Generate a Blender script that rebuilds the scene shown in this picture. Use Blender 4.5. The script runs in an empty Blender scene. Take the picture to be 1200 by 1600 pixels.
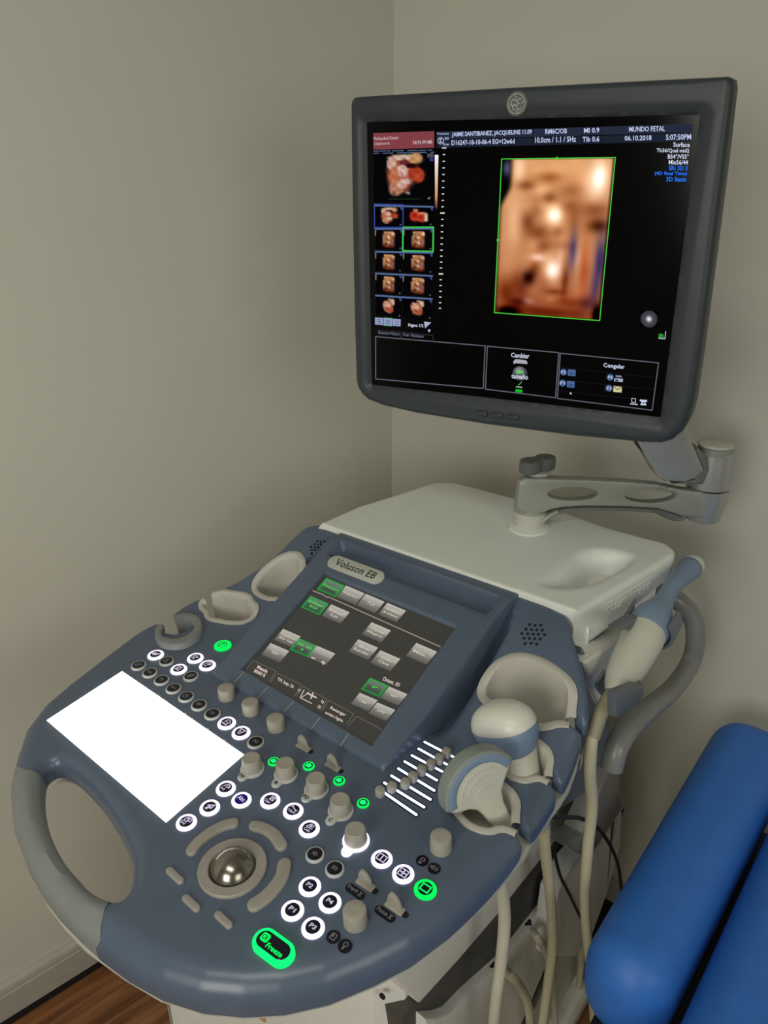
import bpy, math, random
import numpy as np
from mathutils import Vector, Matrix
from mathutils.geometry import delaunay_2d_cdt
random.seed(4)
V = Vector
PI = math.pi

# ---------------------------------------------------------------- camera, light, exposure
FPX, PITCH, CAMZ = 1180.0, math.radians(23.5), 1.5
cam_d = bpy.data.cameras.new('camera')
cam_d.sensor_fit = 'VERTICAL'; cam_d.sensor_height = 24.0; cam_d.lens = FPX / 1600 * 24
cam_d.clip_start = 0.02
cam = bpy.data.objects.new('camera', cam_d); bpy.context.scene.collection.objects.link(cam)
cam.location = (0, 0, CAMZ); cam.rotation_euler = (PI / 2 - PITCH, 0, 0)
sc = bpy.context.scene
sc.camera = cam
sc.view_settings.view_transform = 'Standard'; sc.view_settings.look = 'None'
sc.view_settings.gamma = 1.0; sc.view_settings.exposure = 0.0
sc.view_settings.use_curve_mapping = False
w = bpy.data.worlds.new('world'); sc.world = w; w.use_nodes = True
w.node_tree.nodes['Background'].inputs[0].default_value = (0.80, 0.84, 0.78, 1)
w.node_tree.nodes['Background'].inputs[1].default_value = 0.02
def area(name, loc, target, size, power, color):
    l = bpy.data.lights.new(name, 'AREA'); l.shape = 'RECTANGLE'; l.size, l.size_y = size
    l.energy = power; l.color = color
    o = bpy.data.objects.new(name, l); sc.collection.objects.link(o); o.location = loc
    o.rotation_euler = (V(target) - V(loc)).to_track_quat('-Z', 'Y').to_euler()
    return o
area('ceiling_lamp', (-0.35, -0.25, 2.42), (-0.25, 0.0, 0), (0.9, 0.4), 7.5, (1.0, 0.985, 0.89))
area('side_light_left', (-0.80, -1.00, 1.50), (-0.6, 0.9, 0.35), (0.8, 0.8), 14.5, (1.0, 0.985, 0.89))  # added soft light low behind the camera for the walls, no window known
area('fill_light_right', (0.95, -0.95, 1.50), (0.65, 0.4, 0.25), (0.8, 0.8), 6.5, (1.0, 0.98, 0.87))  # added fill for the chair and cart flank, not a window

# ---------------------------------------------------------------- pixel <-> place
CAM = np.array([0, 0, CAMZ])
def ray(x, y):
    u = (x - 600) / FPX; v = (800 - y) / FPX
    return np.array([u, math.cos(PITCH) + v * math.sin(PITCH), v * math.cos(PITCH) - math.sin(PITCH)])
class Fr:
    def __init__(s, o, ex, ey, ez):
        s.o = np.array(o, float); s.e = [np.array(a, float) for a in (ex, ey, ez)]
        M = Matrix.Identity(4)
        for i in range(3):
            for j in range(3): M[j][i] = s.e[i][j]
            M[i][3] = s.o[i]
        s.M = M
    def hit(s, x, y, ax=2, c=0.0):
        r = ray(x, y); o = CAM - s.o; t = (c - o @ s.e[ax]) / (r @ s.e[ax])
        p = o + r * t
        return V((p @ s.e[0], p @ s.e[1], p @ s.e[2]))
    def px(s, x, y, z=0.0):
        p = s.hit(x, y, 2, z); return (p.x, p.y)
    def at(s, x, y, z): return s.M @ V((x, y, z))
YAW = math.radians(38); TL = math.radians(3)
dx = np.array([math.cos(YAW), -math.sin(YAW), 0]); dd = np.array([math.sin(YAW), math.cos(YAW), 0]); Z = np.array([0, 0, 1.0])
dd3 = dd * math.cos(TL) + Z * math.sin(TL); dn = np.cross(dx, dd3)
P0 = ray(365, 1355); P0 = CAM + P0 / (-P0[2]) * 0.6
DK = Fr(P0, dx, dd3, dn)            # console deck
LV = Fr(P0, dx, dd, Z)              # level frame of the cart
SL = 0.366; SA = math.atan(SL)
hy = dd3 * math.cos(SA) + dn * math.sin(SA)
HF = Fr(P0 + dd3 * 0.19 + dn * 0.008, dx, hy, np.cross(dx, hy))   # sloped touch panel housing
my = math.radians(30.4); mt = math.radians(-1.4)
mex = np.array([math.cos(my), -math.sin(my), 0]); md = np.array([math.sin(my), math.cos(my), 0])
mup = Z * math.cos(mt) + md * math.sin(mt)
MN = Fr((0.142, 0.903, 1.411), mex, mup, np.cross(mex, mup))      # monitor face
AR = Fr((0, 1.03, 1.5), (1, 0, 0), (0, 0, 1), (0, -1, 0))        # monitor arm plane

# ---------------------------------------------------------------- materials
def lin(c):
    return tuple(((v / 255) / 12.92 if v / 255 <= 0.04045 else ((v / 255 + 0.055) / 1.055) ** 2.4) for v in c) + (1,)
def mat(name, col, rough=0.5, metal=0.0, var=0.06, scale=40, bump=0.0, bscale=600, coat=0.0, sss=0.0):
    m = bpy.data.materials.new(name); m.use_nodes = True; n = m.node_tree.nodes; l = m.node_tree.links
    b = n['Principled BSDF']; b.inputs['Roughness'].default_value = rough; b.inputs['Metallic'].default_value = metal
    b.inputs['Coat Weight'].default_value = coat
    tc = n.new('ShaderNodeTexCoord'); nz = n.new('ShaderNodeTexNoise'); nz.inputs['Scale'].default_value = scale
    nz.inputs['Detail'].default_value = 4; l.new(tc.outputs['Object'], nz.inputs['Vector'])
    rp = n.new('ShaderNodeValToRGB'); c = col
    rp.color_ramp.elements[0].position = 0.3; rp.color_ramp.elements[1].position = 0.7
    rp.color_ramp.elements[0].color = tuple(v * (1 - var) for v in c[:3]) + (1,)
    rp.color_ramp.elements[1].color = tuple(min(1, v * (1 + var)) for v in c[:3]) + (1,)
    l.new(nz.outputs['Fac'], rp.inputs['Fac']); l.new(rp.outputs['Color'], b.inputs['Base Color'])
    if bump:
        n2 = n.new('ShaderNodeTexNoise'); n2.inputs['Scale'].default_value = bscale; l.new(tc.outputs['Object'], n2.inputs['Vector'])
        bp = n.new('ShaderNodeBump'); bp.inputs['Strength'].default_value = bump; bp.inputs['Distance'].default_value = 0.001
        l.new(n2.outputs['Fac'], bp.inputs['Height']); l.new(bp.outputs['Normal'], b.inputs['Normal'])
    return m
def emit(name, rgb, s=1.0):
    m = bpy.data.materials.new(name); m.use_nodes = True; n = m.node_tree.nodes; n.remove(n['Principled BSDF'])
    e = n.new('ShaderNodeEmission'); e.inputs[0].default_value = lin(rgb); e.inputs[1].default_value = s
    m.node_tree.links.new(e.outputs[0], n['Material Output'].inputs[0]); return m
M = {}
M['deck'] = mat('slate_blue_plastic', (0.092, 0.124, 0.180), 0.31, var=0.03, bump=0.04, bscale=900)
M['grip'] = mat('grey_rubber', (0.22, 0.235, 0.235), 0.45, var=0.03, bump=0.05)
M['rim'] = mat('light_grey_plastic', (0.52, 0.52, 0.45), 0.45, var=0.03)
M['liner'] = mat('warm_grey_plastic', (0.52, 0.50, 0.44), 0.5, var=0.03)
M['white'] = mat('white_body_plastic', (0.75, 0.78, 0.73), 0.42, var=0.02, bump=0.04)
M['cart'] = mat('cart_body_plastic', (0.82, 0.82, 0.76), 0.5, var=0.03)
M['darkstrip'] = mat('charcoal_panel', (0.075, 0.072, 0.065), 0.6)
M['knob'] = mat('knob_plastic', (0.36, 0.34, 0.29), 0.5, var=0.04, bump=0.05)
M['ballring'] = mat('ball_ring_plastic', (0.33, 0.31, 0.27), 0.45, var=0.03)
M['ball'] = mat('trackball_metal', (0.30, 0.28, 0.24), 0.22, metal=0.9, var=0.05)
M['keyring'] = mat('key_ring_plastic', (0.50, 0.52, 0.50), 0.4)
M['keyblack'] = mat('key_black', (0.006, 0.006, 0.014), 0.25)
M['keysym'] = mat('key_symbol_grey', (0.22, 0.22, 0.24), 0.5)
M['black'] = mat('matt_black', (0.008, 0.008, 0.009), 0.6)
M['gap'] = mat('dark_gap', (0.004, 0.004, 0.005), 0.8)
M['bezel'] = mat('monitor_grey_plastic', (0.032, 0.041, 0.048), 0.45, var=0.03, bump=0.05)
M['silver'] = mat('brushed_silver', (0.42, 0.43, 0.41), 0.34, metal=0.45, var=0.03)
M['armgrey'] = mat('arm_grey_paint', (0.32, 0.34, 0.30), 0.4, metal=0.2, var=0.03)
M['armedge'] = mat('arm_edge_grey', (0.16, 0.17, 0.16), 0.5, metal=0.2)
M['knobdark'] = mat('clamp_knob_grey', (0.13, 0.14, 0.14), 0.6)
M['probe_cream'] = mat('probe_cream_plastic', (0.58, 0.58, 0.49), 0.4, var=0.02)
M['probe_white'] = mat('probe_dome_white', (0.72, 0.72, 0.64), 0.35, var=0.02)
M['probe_blue'] = mat('probe_blue_plastic', (0.19, 0.27, 0.38), 0.45, var=0.03)
M['probe_lens'] = mat('probe_lens_rubber', (0.24, 0.27, 0.25), 0.5, var=0.03)
M['boot'] = mat('cable_boot_khaki', (0.30, 0.28, 0.19), 0.55)
M['bootgrey'] = mat('cable_boot_grey', (0.38, 0.38, 0.34), 0.55)
M['cable'] = mat('cable_beige', (0.60, 0.56, 0.38), 0.5, var=0.05)
M['cablewhite'] = mat('cable_cream', (0.62, 0.60, 0.48), 0.5, var=0.05)
M['handle'] = mat('handle_grey', (0.26, 0.26, 0.25), 0.35, metal=0.1)
M['clip'] = mat('clip_blue_grey', (0.14, 0.16, 0.18), 0.45)
M['chair'] = mat('blue_vinyl', (0.030, 0.165, 0.57), 0.50, var=0.05, bump=0.08, bscale=1500)
M['wall'] = mat('wall_paint', (0.61, 0.60, 0.52), 0.75, var=0.015, scale=6, bump=0.12, bscale=220)
M['wallfar'] = mat('far_wall_low_bounce', (0.30, 0.29, 0.25), 0.8, var=0.02, scale=6)  # unseen walls, colour darkened to cut bounced light
M['ceil'] = mat('ceiling_paint', (0.52, 0.52, 0.48), 0.8)
M['base'] = mat('baseboard_paint', (0.43, 0.40, 0.36), 0.4)
M['badge'] = mat('badge_silver', (0.48, 0.50, 0.44), 0.45)
M['ink'] = mat('badge_ink', (0.03, 0.035, 0.03), 0.5)
M['touch'] = mat('touch_glass', (0.02, 0.02, 0.018), 0.25); _b = M['touch'].node_tree.nodes['Principled BSDF']; _b.inputs['Emission Color'].default_value = (1, .97, .88, 1); _b.inputs['Emission Strength'].default_value = 0.026
M['glass'] = mat('monitor_glass', (0.0015, 0.0015, 0.002), 0.12); M['glass'].node_tree.nodes['Principled BSDF'].inputs['Specular IOR Level'].default_value = 0.15
M['yellow'] = mat('yellow_tag', (0.55, 0.42, 0.12), 0.6)
M['emboss'] = mat('embossed_letter', (0.92, 0.93, 0.88), 0.45)
M['seam'] = mat('light_seam', (0.30, 0.33, 0.34), 0.5)
M['e_white'] = emit('lit_white', (240, 228, 255), 1.55)
M['e_hot'] = emit('lit_hot_white', (248, 240, 255), 2.2)
M['e_sym'] = emit('lit_symbol', (205, 195, 225), 1.0)
M['e_green'] = emit('lit_green', (10, 250, 95), 1.1)
M['e_greenhot'] = emit('lit_green_hot', (20, 255, 120), 1.3)
M['e_kb'] = emit('keyboard_backlight', (255, 252, 240), 3.2)
M['e_key'] = emit('keyboard_key_glow', (255, 253, 244), 3.0)
M['e_led'] = emit('slider_light', (205, 212, 255), 2.4)
M['e_blue'] = emit('key_blue_face', (22, 26, 92), 1.0)
def vcolmat():
    m = bpy.data.materials.new('screen_picture'); m.use_nodes = True; n = m.node_tree.nodes; n.remove(n['Principled BSDF'])
    e = n.new('ShaderNodeEmission'); a = n.new('ShaderNodeAttribute'); a.attribute_name = 'Col'
    m.node_tree.links.new(a.outputs['Color'], e.inputs[0]); m.node_tree.links.new(e.outputs[0], n['Material Output'].inputs[0]); return m
M['pic'] = vcolmat()
_ec = {}
def ec(rgb, s=1.0):
    k = (rgb, s)
    if k not in _ec: _ec[k] = emit('screen_light', rgb, s)
    return _ec[k]
def woodmat():
    m = bpy.data.materials.new('laminate_wood'); m.use_nodes = True; n = m.node_tree.nodes; l = m.node_tree.links
    b = n['Principled BSDF']; b.inputs['Roughness'].default_value = 0.35
    tc = n.new('ShaderNodeTexCoord'); mp = n.new('ShaderNodeMapping'); mp.inputs['Scale'].default_value = (2.0, 28, 1)
    oi = n.new('ShaderNodeObjectInfo'); ad = n.new('ShaderNodeVectorMath'); ad.operation = 'ADD'
    l.new(tc.outputs['Object'], ad.inputs[0]); l.new(oi.outputs['Random'], ad.inputs[1]); l.new(ad.outputs[0], mp.inputs[0])
    nz = n.new('ShaderNodeTexNoise'); nz.inputs['Scale'].default_value = 2.2; nz.inputs['Detail'].default_value = 8; nz.inputs['Distortion'].default_value = 0.6
    l.new(mp.outputs[0], nz.inputs['Vector']); rp = n.new('ShaderNodeValToRGB')
    rp.color_ramp.elements[0].position = 0.33; rp.color_ramp.elements[1].position = 0.68
    rp.color_ramp.elements[0].color = (0.125, 0.045, 0.016, 1); rp.color_ramp.elements[1].color = (0.33, 0.14, 0.055, 1)
    l.new(nz.outputs['Fac'], rp.inputs['Fac']); l.new(rp.outputs['Color'], b.inputs['Base Color']); return m
M['wood'] = woodmat()

# ---------------------------------------------------------------- builders
COL = sc.collection
WM = {}
def link(o, parent, Mw):
    COL.objects.link(o)
    if parent is not None:
        o.parent = parent; o.matrix_basis = WM[parent.name].inverted() @ Mw
    else: o.matrix_basis = Mw
    WM[o.name] = Mw.copy()
    return o
def thing(name, label, cat, Mw, group=None):
    o = bpy.data.objects.new(name, None); o.empty_display_size = 0.05
    link(o, None, Mw); o['label'] = label; o['category'] = cat
    if group: o['group'] = group
    return o
def tag(o, label, cat=None, group=None):
    o['label'] = label
    if cat: o['category'] = cat
    if group: o['group'] = group
    return o
class MB:
    def __init__(s): s.v = []; s.f = []; s.m = []
    def add(s, vf, mi=0, T=None):
        v, f = vf; k = len(s.v)
        s.v += [tuple(T @ V(p)) for p in v] if T is not None else [tuple(p) for p in v]
        s.f += [tuple(i + k for i in q) for q in f]; s.m += [mi] * len(f); return s
def obj(name, mb, mats, parent=None, Mw=None, sharp=35, fix=True, mesh=None):
    Mw = Mw if Mw is not None else Matrix.Identity(4)
    if isinstance(mb, tuple): mb = MB().add(mb)
    if not isinstance(mats, (list, tuple)): mats = [mats]
    me = bpy.data.meshes.new(name)
    # centre the mesh on its own origin
    a = np.array(mb.v, float); c = (a.min(0) + a.max(0)) / 2 if len(a) else np.zeros(3)
    me.from_pydata([tuple(p) for p in (a - c)], [], mb.f); me.validate()
    for m in mats: me.materials.append(m)
    if len(mats) > 1:
        for p, i in zip(me.polygons, mb.m): p.material_index = i
    import bmesh
    bm = bmesh.new(); bm.from_mesh(me)
    if fix: bmesh.ops.recalc_face_normals(bm, faces=bm.faces)
    bm.to_mesh(me); bm.free()
    me.polygons.foreach_set('use_smooth', [True] * len(me.polygons))
    me.set_sharp_from_angle(angle=math.radians(sharp))
    o = bpy.data.objects.new(name, me)
    return link(o, parent, Mw @ Matrix.Translation(V(c)))
def dup(o, name, parent, Mw):
    c = o.copy(); c.name = name
    COL.objects.link(c); c.parent = parent
    c.matrix_basis = WM[parent.name].inverted() @ Mw if parent else Mw
    WM[c.name] = Mw.copy(); return c

def lathe(prof, seg=32, cap=True):
    v = []; f = []
    for r, z in prof:
        for i in range(seg):
            a = 2 * PI * i / seg; v.append((r * math.cos(a), r * math.sin(a), z))
    for k in range(len(prof) - 1):
        for i in range(seg):
            j = (i + 1) % seg; f.append((k * seg + i, k * seg + j, (k + 1) * seg + j, (k + 1) * seg + i))
    if cap:
        f.append(tuple(range(seg - 1, -1, -1))); f.append(tuple((len(prof) - 1) * seg + i for i in range(seg)))
    return v, f
def sarea(p): return 0.5 * sum(p[i][0] * p[(i + 1) % len(p)][1] - p[(i + 1) % len(p)][0] * p[i][1] for i in range(len(p)))
def offset(poly, d):
    """move a counter-clockwise outline inwards by d"""
    n = len(poly); out = []
    for i in range(n):
        a, b, c = V(poly[i - 1]), V(poly[i]), V(poly[(i + 1) % n])
        e1 = (b - a); e2 = (c - b)
        if e1.length < 1e-9: e1 = e2
        if e2.length < 1e-9: e2 = e1
        e1 = e1.normalized(); e2 = e2.normalized()
        n1 = V((-e1.y, e1.x)); n2 = V((-e2.y, e2.x)); m = n1 + n2
        if m.length < 1e-6: m = n1
        m.normalize(); k = max(0.4, m.dot(n1)); out.append(tuple(b + m * (d / k)))
    return out
def extr(poly, z0, z1, b=0.0, n=3, bb=None):
    """prism with rounded rims: b at z1, bb at z0"""
    poly = [tuple(p[:2]) for p in poly]
    if sarea(poly) < 0: poly = poly[::-1]
    bb = b if bb is None else bb
    rings = []
    if bb > 0:
        for k in range(n + 1):
            a = PI / 2 * (1 - k / n); rings.append((bb * (1 - math.cos(a)), z0 + bb * (1 - math.sin(a))))
    else: rings.append((0, z0))
    if b > 0:
        for k in range(n + 1):
            a = PI / 2 * k / n; rings.append((b * (1 - math.cos(a)), z1 - b * (1 - math.sin(a))))
    else: rings.append((0, z1))
    v = []; f = []; N = len(poly)
    for d, z in rings:
        q = offset(poly, d) if d > 0 else poly
        v += [(p[0], p[1], z) for p in q]
    for k in range(len(rings) - 1):
        for i in range(N):
            j = (i + 1) % N; f.append((k * N + i, k * N + j, (k + 1) * N + j, (k + 1) * N + i))
    f.append(tuple(range(N - 1, -1, -1))); f.append(tuple((len(rings) - 1) * N + i for i in range(N)))
    return v, f
def rrect(w, h, r, n=5, cx=0, cy=0):
    p = []
    for sx, sy, a0 in ((1, 1, 0), (-1, 1, 90), (-1, -1, 180), (1, -1, 270)):
        for k in range(n + 1):
            a = math.radians(a0 + 90 * k / n)
            p.append((cx + sx * (w / 2 - r) + r * math.cos(a), cy + sy * (h / 2 - r) + r * math.sin(a)))
    return p
def circ(r, n=24, cx=0, cy=0, ry=None):
    ry = ry or r
    return [(cx + r * math.cos(2 * PI * i / n), cy + ry * math.sin(2 * PI * i / n)) for i in range(n)]
def smooth_path(pts, n=6, closed=False):
    P = [V(p) for p in pts]; out = []; N = len(P)
    rng = N if closed else N - 1
    for i in range(rng):
        if closed: a, b, c, d = P[i - 1], P[i], P[(i + 1) % N], P[(i + 2) % N]
        else: a, b, c, d = P[max(i - 1, 0)], P[i], P[i + 1], P[min(i + 2, N - 1)]
        for k in range(n):
            t = k / n
            out.append(0.5 * ((2 * b) + (c - a) * t + (2 * a - 5 * b + 4 * c - d) * t * t + (3 * b - a - 3 * c + d) * t ** 3))
    if not closed: out.append(P[-1])
    return out
def tube(pts, r, seg=12, sm=6, cap=True):
    P = smooth_path(pts, sm) if sm else [V(p) for p in pts]
    n = len(P); rs = r if callable(r) else (lambda t: r)
    t0 = (P[1] - P[0]).normalized(); up = V((0, 0, 1)) if abs(t0.z) < 0.9 else V((1, 0, 0))
    nx = t0.cross(up).normalized(); v = []; f = []
    for i, p in enumerate(P):
        t = (P[min(i + 1, n - 1)] - P[max(i - 1, 0)]).normalized()
        nx = (nx - t * nx.dot(t)).normalized(); ny = t.cross(nx); R = rs(i / (n - 1))
        for k in range(seg):
            a = 2 * PI * k / seg; v.append(tuple(p + nx * (R * math.cos(a)) + ny * (R * math.sin(a))))
    for i in range(n - 1):
        for k in range(seg):
            j = (k + 1) % seg; f.append((i * seg + k, i * seg + j, (i + 1) * seg + j, (i + 1) * seg + k))
    if cap: f.append(tuple(range(seg - 1, -1, -1))); f.append(tuple((n - 1) * seg + k for k in range(seg)))
    return v, f
def loft(secs, seg=32):
    """secs: (centre, ex, ey, rx, ry, power)"""
    v = []; f = []
    for c, ex, ey, rx, ry, pw in secs:
        for k in range(seg):
            a = 2 * PI * k / seg; ca, sa = math.cos(a), math.sin(a)
            x = math.copysign(abs(ca) ** (2 / pw), ca) * rx; y = math.copysign(abs(sa) ** (2 / pw), sa) * ry
            v.append(tuple(V(c) + V(ex) * x + V(ey) * y))
    for i in range(len(secs) - 1):
        for k in range(seg):
            j = (k + 1) % seg; f.append((i * seg + k, i * seg + j, (i + 1) * seg + j, (i + 1) * seg + k))
    f.append(tuple(range(seg - 1, -1, -1))); f.append(tuple((len(secs) - 1) * seg + k for k in range(seg)))
    return v, f
_dg = bpy.context.evaluated_depsgraph_get
_tc = {}
def textmesh(s, bold=0.0):
    k = (s, bold)
    if k in _tc: return _tc[k]
    c = bpy.data.curves.new('t', 'FONT'); c.body = s; c.size = 1; c.resolution_u = 2; c.offset = bold
    o = bpy.data.objects.new('t', c); COL.objects.link(o)
    bpy.context.view_layer.update()
    me = bpy.data.meshes.new_from_object(o.evaluated_get(_dg()))
    v = [tuple(p.co) for p in me.vertices]; f = [tuple(p.vertices) for p in me.polygons]
    bpy.data.objects.remove(o); bpy.data.curves.remove(c); bpy.data.meshes.remove(me)
    a = np.array(v); mn, mx = a.min(0), a.max(0)
    _tc[k] = ([((p[0] - mn[0]) / (mx[0] - mn[0]), (p[1] - mn[1]), 0) for p in v], f, mx[1] - mn[1], (mx[0] - mn[0]))
    return _tc[k]
def text(s, x0, y0, w_, h_, bold=0.0, z=0.0, rot=0.0):
    """text filling width w_ and total glyph height h_, lower left corner at x0,y0"""
    v, f, hh, ww = textmesh(s, bold); c, sn = math.cos(rot), math.sin(rot); out = []
    for p in v:
        x = p[0] * w_; y = p[1] / hh * h_; out.append((x0 + x * c - y * sn, y0 + x * sn + y * c, z))
    return out, f
def sm(a, b, x):
    t = np.clip((x - a) / (b - a), 0, 1); return t * t * (3 - 2 * t)

# ---- sheets: a surface z=h(x,y) inside outlines with rounded edges (used for deck, housing, body, bezel)
def resample(pts, R, ds, closed=True):
    out = []; rr = []; n = len(pts)
    for i in range(n if closed else n - 1):
        a = np.array(pts[i][:2]); b = np.array(pts[(i + 1) % n][:2]); L = np.linalg.norm(b - a); k = max(1, int(round(L / ds)))
        for j in range(k):
            t = j / k; out.append(a + (b - a) * t); rr.append(R[i] + (R[(i + 1) % n] - R[i]) * t)
    return np.array(out), np.array(rr)
def segdist(P, A, B, RA, RB):
    d = np.full(len(P), 1e9); R = np.zeros(len(P))
    for i in range(len(A)):
        ab = B[i] - A[i]; L = ab @ ab
        t = np.clip(((P - A[i]) @ ab) / max(L, 1e-12), 0, 1)
        q = np.hypot(P[:, 0] - (A[i][0] + t * ab[0]), P[:, 1] - (A[i][1] + t * ab[1]))
        m = q < d; d[m] = q[m]; R[m] = (RA[i] + (RB[i] - RA[i]) * t)[m]
    return d, R
def inside(P, poly):
    x, y = P[:, 0], P[:, 1]; c = np.zeros(len(P), bool); n = len(poly)
    for i in range(n):
        x1, y1 = poly[i]; x2, y2 = poly[(i + 1) % n]
        if y1 == y2: continue
        m = ((y1 > y) != (y2 > y)) & (x < (x2 - x1) * (y - y1) / (y2 - y1) + x1)
        c ^= m
    return c
def sheet(loops, h, step=0.006, ds=0.006, seams=(), skirt=0.01, zbot=None, nr=5):
    """loops: [(pts, R list or number)], first = outer, rest = holes. returns verts, tri faces(top), skirt faces, centroids"""
    LP = []
    for pts, R in loops:
        if not hasattr(R, '__len__'): R = [R] * len(pts)
        LP.append(resample(pts, R, ds))
    pts = []; edges = []; loopidx = []
    for P, R in LP:
        k = len(pts); n = len(P); pts += [tuple(p) for p in P]; edges += [(k + i, k + (i + 1) % n) for i in range(n)]; loopidx.append(list(range(k, k + n)))
    nloop = len(pts)
    A = np.vstack([P for P, R in LP]); B = np.vstack([np.roll(P, -1, 0) for P, R in LP])
    RA = np.concatenate([R for P, R in LP]); RB = np.concatenate([np.roll(R, -1) for P, R in LP])
    def isin(Q):
        m = inside(Q, LP[0][0])
        for P, R in LP[1:]: m &= ~inside(Q, P)
        return m
    cand = []; cd = []
    for li, (P, R) in enumerate(LP):
        nx = np.roll(P, -1, 0) - np.roll(P, 1, 0); nx /= np.maximum(np.linalg.norm(nx, axis=1), 1e-9)[:, None]
        nn = np.stack([-nx[:, 1], nx[:, 0]], 1)
        if sarea(list(P)) * (1 if li == 0 else -1) < 0: nn = -nn
        for k in range(1, nr + 1):
            d = R * (1 - math.cos(PI / 2 * k / nr)); ok = R > 1e-4
            cand.append((P + nn * d[:, None])[ok]); cd.append(d[ok])
    if cand:
        C = np.vstack(cand); D = np.concatenate(cd); dd_, rr_ = segdist(C, A, B, RA, RB)
        C = C[isin(C) & (dd_ > D * 0.97 - 1e-6) & (dd_ > 0.0003)]
        # thin out near-duplicates
        key = {};
        for p in C: key.setdefault((round(p[0] / 0.0006), round(p[1] / 0.0006)), p)
        pts += [tuple(p) for p in key.values()]
    mn, mx = LP[0][0].min(0), LP[0][0].max(0)
    gx, gy = np.meshgrid(np.arange(mn[0], mx[0], step), np.arange(mn[1], mx[1], step)); G = np.stack([gx.ravel(), gy.ravel()], 1)
    G += (np.random.RandomState(1).rand(*G.shape) - .5) * step * 0.02
    G = G[isin(G)]; dg, rg = segdist(G, A, B, RA, RB); G = G[dg > np.maximum(rg * 1.02, step * 0.45)]
    pts += [tuple(p) for p in G]
    for s in seams:
        k = len(pts); S = [V(p) for p in s]; q = []
        for i in range(len(S) - 1):
            m = max(1, int((S[i + 1] - S[i]).length / 0.004)); q += [tuple(S[i].lerp(S[i + 1], j / m)) for j in range(m)]
        q.append(tuple(S[-1])); pts += q; edges += [(k + i, k + i + 1) for i in range(len(q) - 1)]
    ov, oe, of, ori, _, _ = delaunay_2d_cdt([V(p) for p in pts], edges, [], 0, 1e-6)
    P = np.array([tuple(p) for p in ov]); F = np.array([tuple(q) for q in of])
    cen = P[F].mean(1); m = isin(cen)
    F = F[m]; cen = cen[m]
    d, R = segdist(P, A, B, RA, RB)
    drop = np.where(d < R, R - np.sqrt(np.maximum(R * R - (R - d) ** 2, 0)), 0)
    z = h(P[:, 0], P[:, 1]) - drop
    verts = [(float(a), float(b), float(c)) for (a, b), c in zip(P, z)]
    # boundary edges -> skirt
    cnt = {}
    for q in F:
        for i in range(3):
            e = (int(q[i]), int(q[(i + 1) % 3])); cnt[e] = cnt.get(e, 0) + 1
    bd = [e for e in cnt if (e[1], e[0]) not in cnt]
    low = {}; sk = []
    for a, b in bd:
        for i in (a, b):
            if i not in low:
                low[i] = len(verts); zz = verts[i][2] - skirt if zbot is None else zbot
                verts.append((verts[i][0], verts[i][1], zz))
        sk.append((b, a, low[a], low[b]))
    return verts, [tuple(int(i) for i in q) for q in F], sk, cen
def march(fr, h, x, y, zoff=0.0):
    r = ray(x, y); o = CAM - fr.o; a = np.array([o @ e for e in fr.e]); b = np.array([r @ e for e in fr.e])
    t = np.linspace(0.2, 2.2, 2500); P = a[None] + t[:, None] * b[None]
    g = P[:, 2] - h(P[:, 0], P[:, 1]) - zoff; k = np.argmax(g < 0)
    if g[k] >= 0: k = len(t) - 1
    f = g[k - 1] / (g[k - 1] - g[k] + 1e-12); p = P[k - 1] + (P[k] - P[k - 1]) * f
    return (float(p[0]), float(p[1]))

# ================================================================ ROOM
wa = math.radians(49.2); a_ = np.array([math.sin(wa), math.cos(wa), 0]); an = np.array([math.cos(wa), -math.sin(wa), 0])
C0 = np.array([0.0178, 1.600, 0])
def struct(name, vf, m, Mw=None, parent=None):
    o = obj(name, vf, m, parent, Mw)
    if parent is None: o['kind'] = 'structure'
    return o
def slab(x0, x1, y0, y1, z0, z1): return extr([(x0, y0), (x1, y0), (x1, y1), (x0, y1)], z0, z1)
WLf = Fr(C0, -a_, an, Z)      # left wall: x runs from the corner towards the viewer, y into the room
b_ = np.array([math.cos(YAW), -math.sin(YAW), 0]); bn = np.array([-math.sin(YAW), -math.cos(YAW), 0])
WBf = Fr(C0, b_, bn, Z)       # back wall
struct('wall_left', slab(-0.1, 3.3, -0.1, 0, 0, 2.5), M['wall'], WLf.M)
struct('wall_back', slab(-0.05, 3.1, -0.1, 0, 0, 2.5), M['wall'], WBf.M)
far1 = C0 - a_ * 3.2; far2 = C0 + b_ * 3.0
struct('wall_front', slab(-0.1, 3.2, -0.1, 0, 0, 2.5), M['wallfar'], Fr(far1, b_, -bn, Z).M)
struct('wall_right', slab(-0.1, 3.4, -0.1, 0, 0, 2.5), M['wallfar'], Fr(far2, -a_, -an, Z).M)
quad = [tuple((C0 + q)[:2]) for q in (np.zeros(3), b_ * 3.0, b_ * 3.0 - a_ * 3.2, -a_ * 3.2)]
struct('ceiling', extr([tuple(V(p)) for p in offset(quad if sarea(quad) > 0 else quad[::-1], -0.1)], 2.5, 2.6), M['ceil'])
flo = struct('floor', extr([tuple(V(p)) for p in offset(quad if sarea(quad) > 0 else quad[::-1], -0.1)], -0.1, -0.012), M['gap'])
pm = None; row = 0; yy = 0.002
while yy < 3.0:
    xx = -0.1 - (row * 0.43) % 0.9
    while xx < 3.2:
        x1 = min(xx + 1.2, 3.22)
        if x1 > 0.05:
            x0 = max(xx, 0.0)
            obj('plank', extr([(x0 + .0006, yy + .0006), (x1 - .0006, yy + .0006), (x1 - .0006, yy + .1894), (x0 + .0006, yy + .1894)], -0.012, 0, 0.0012, 1, 0), M['wood'], flo, WLf.M)
        xx += 1.2
    yy += 0.19; row += 1
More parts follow.
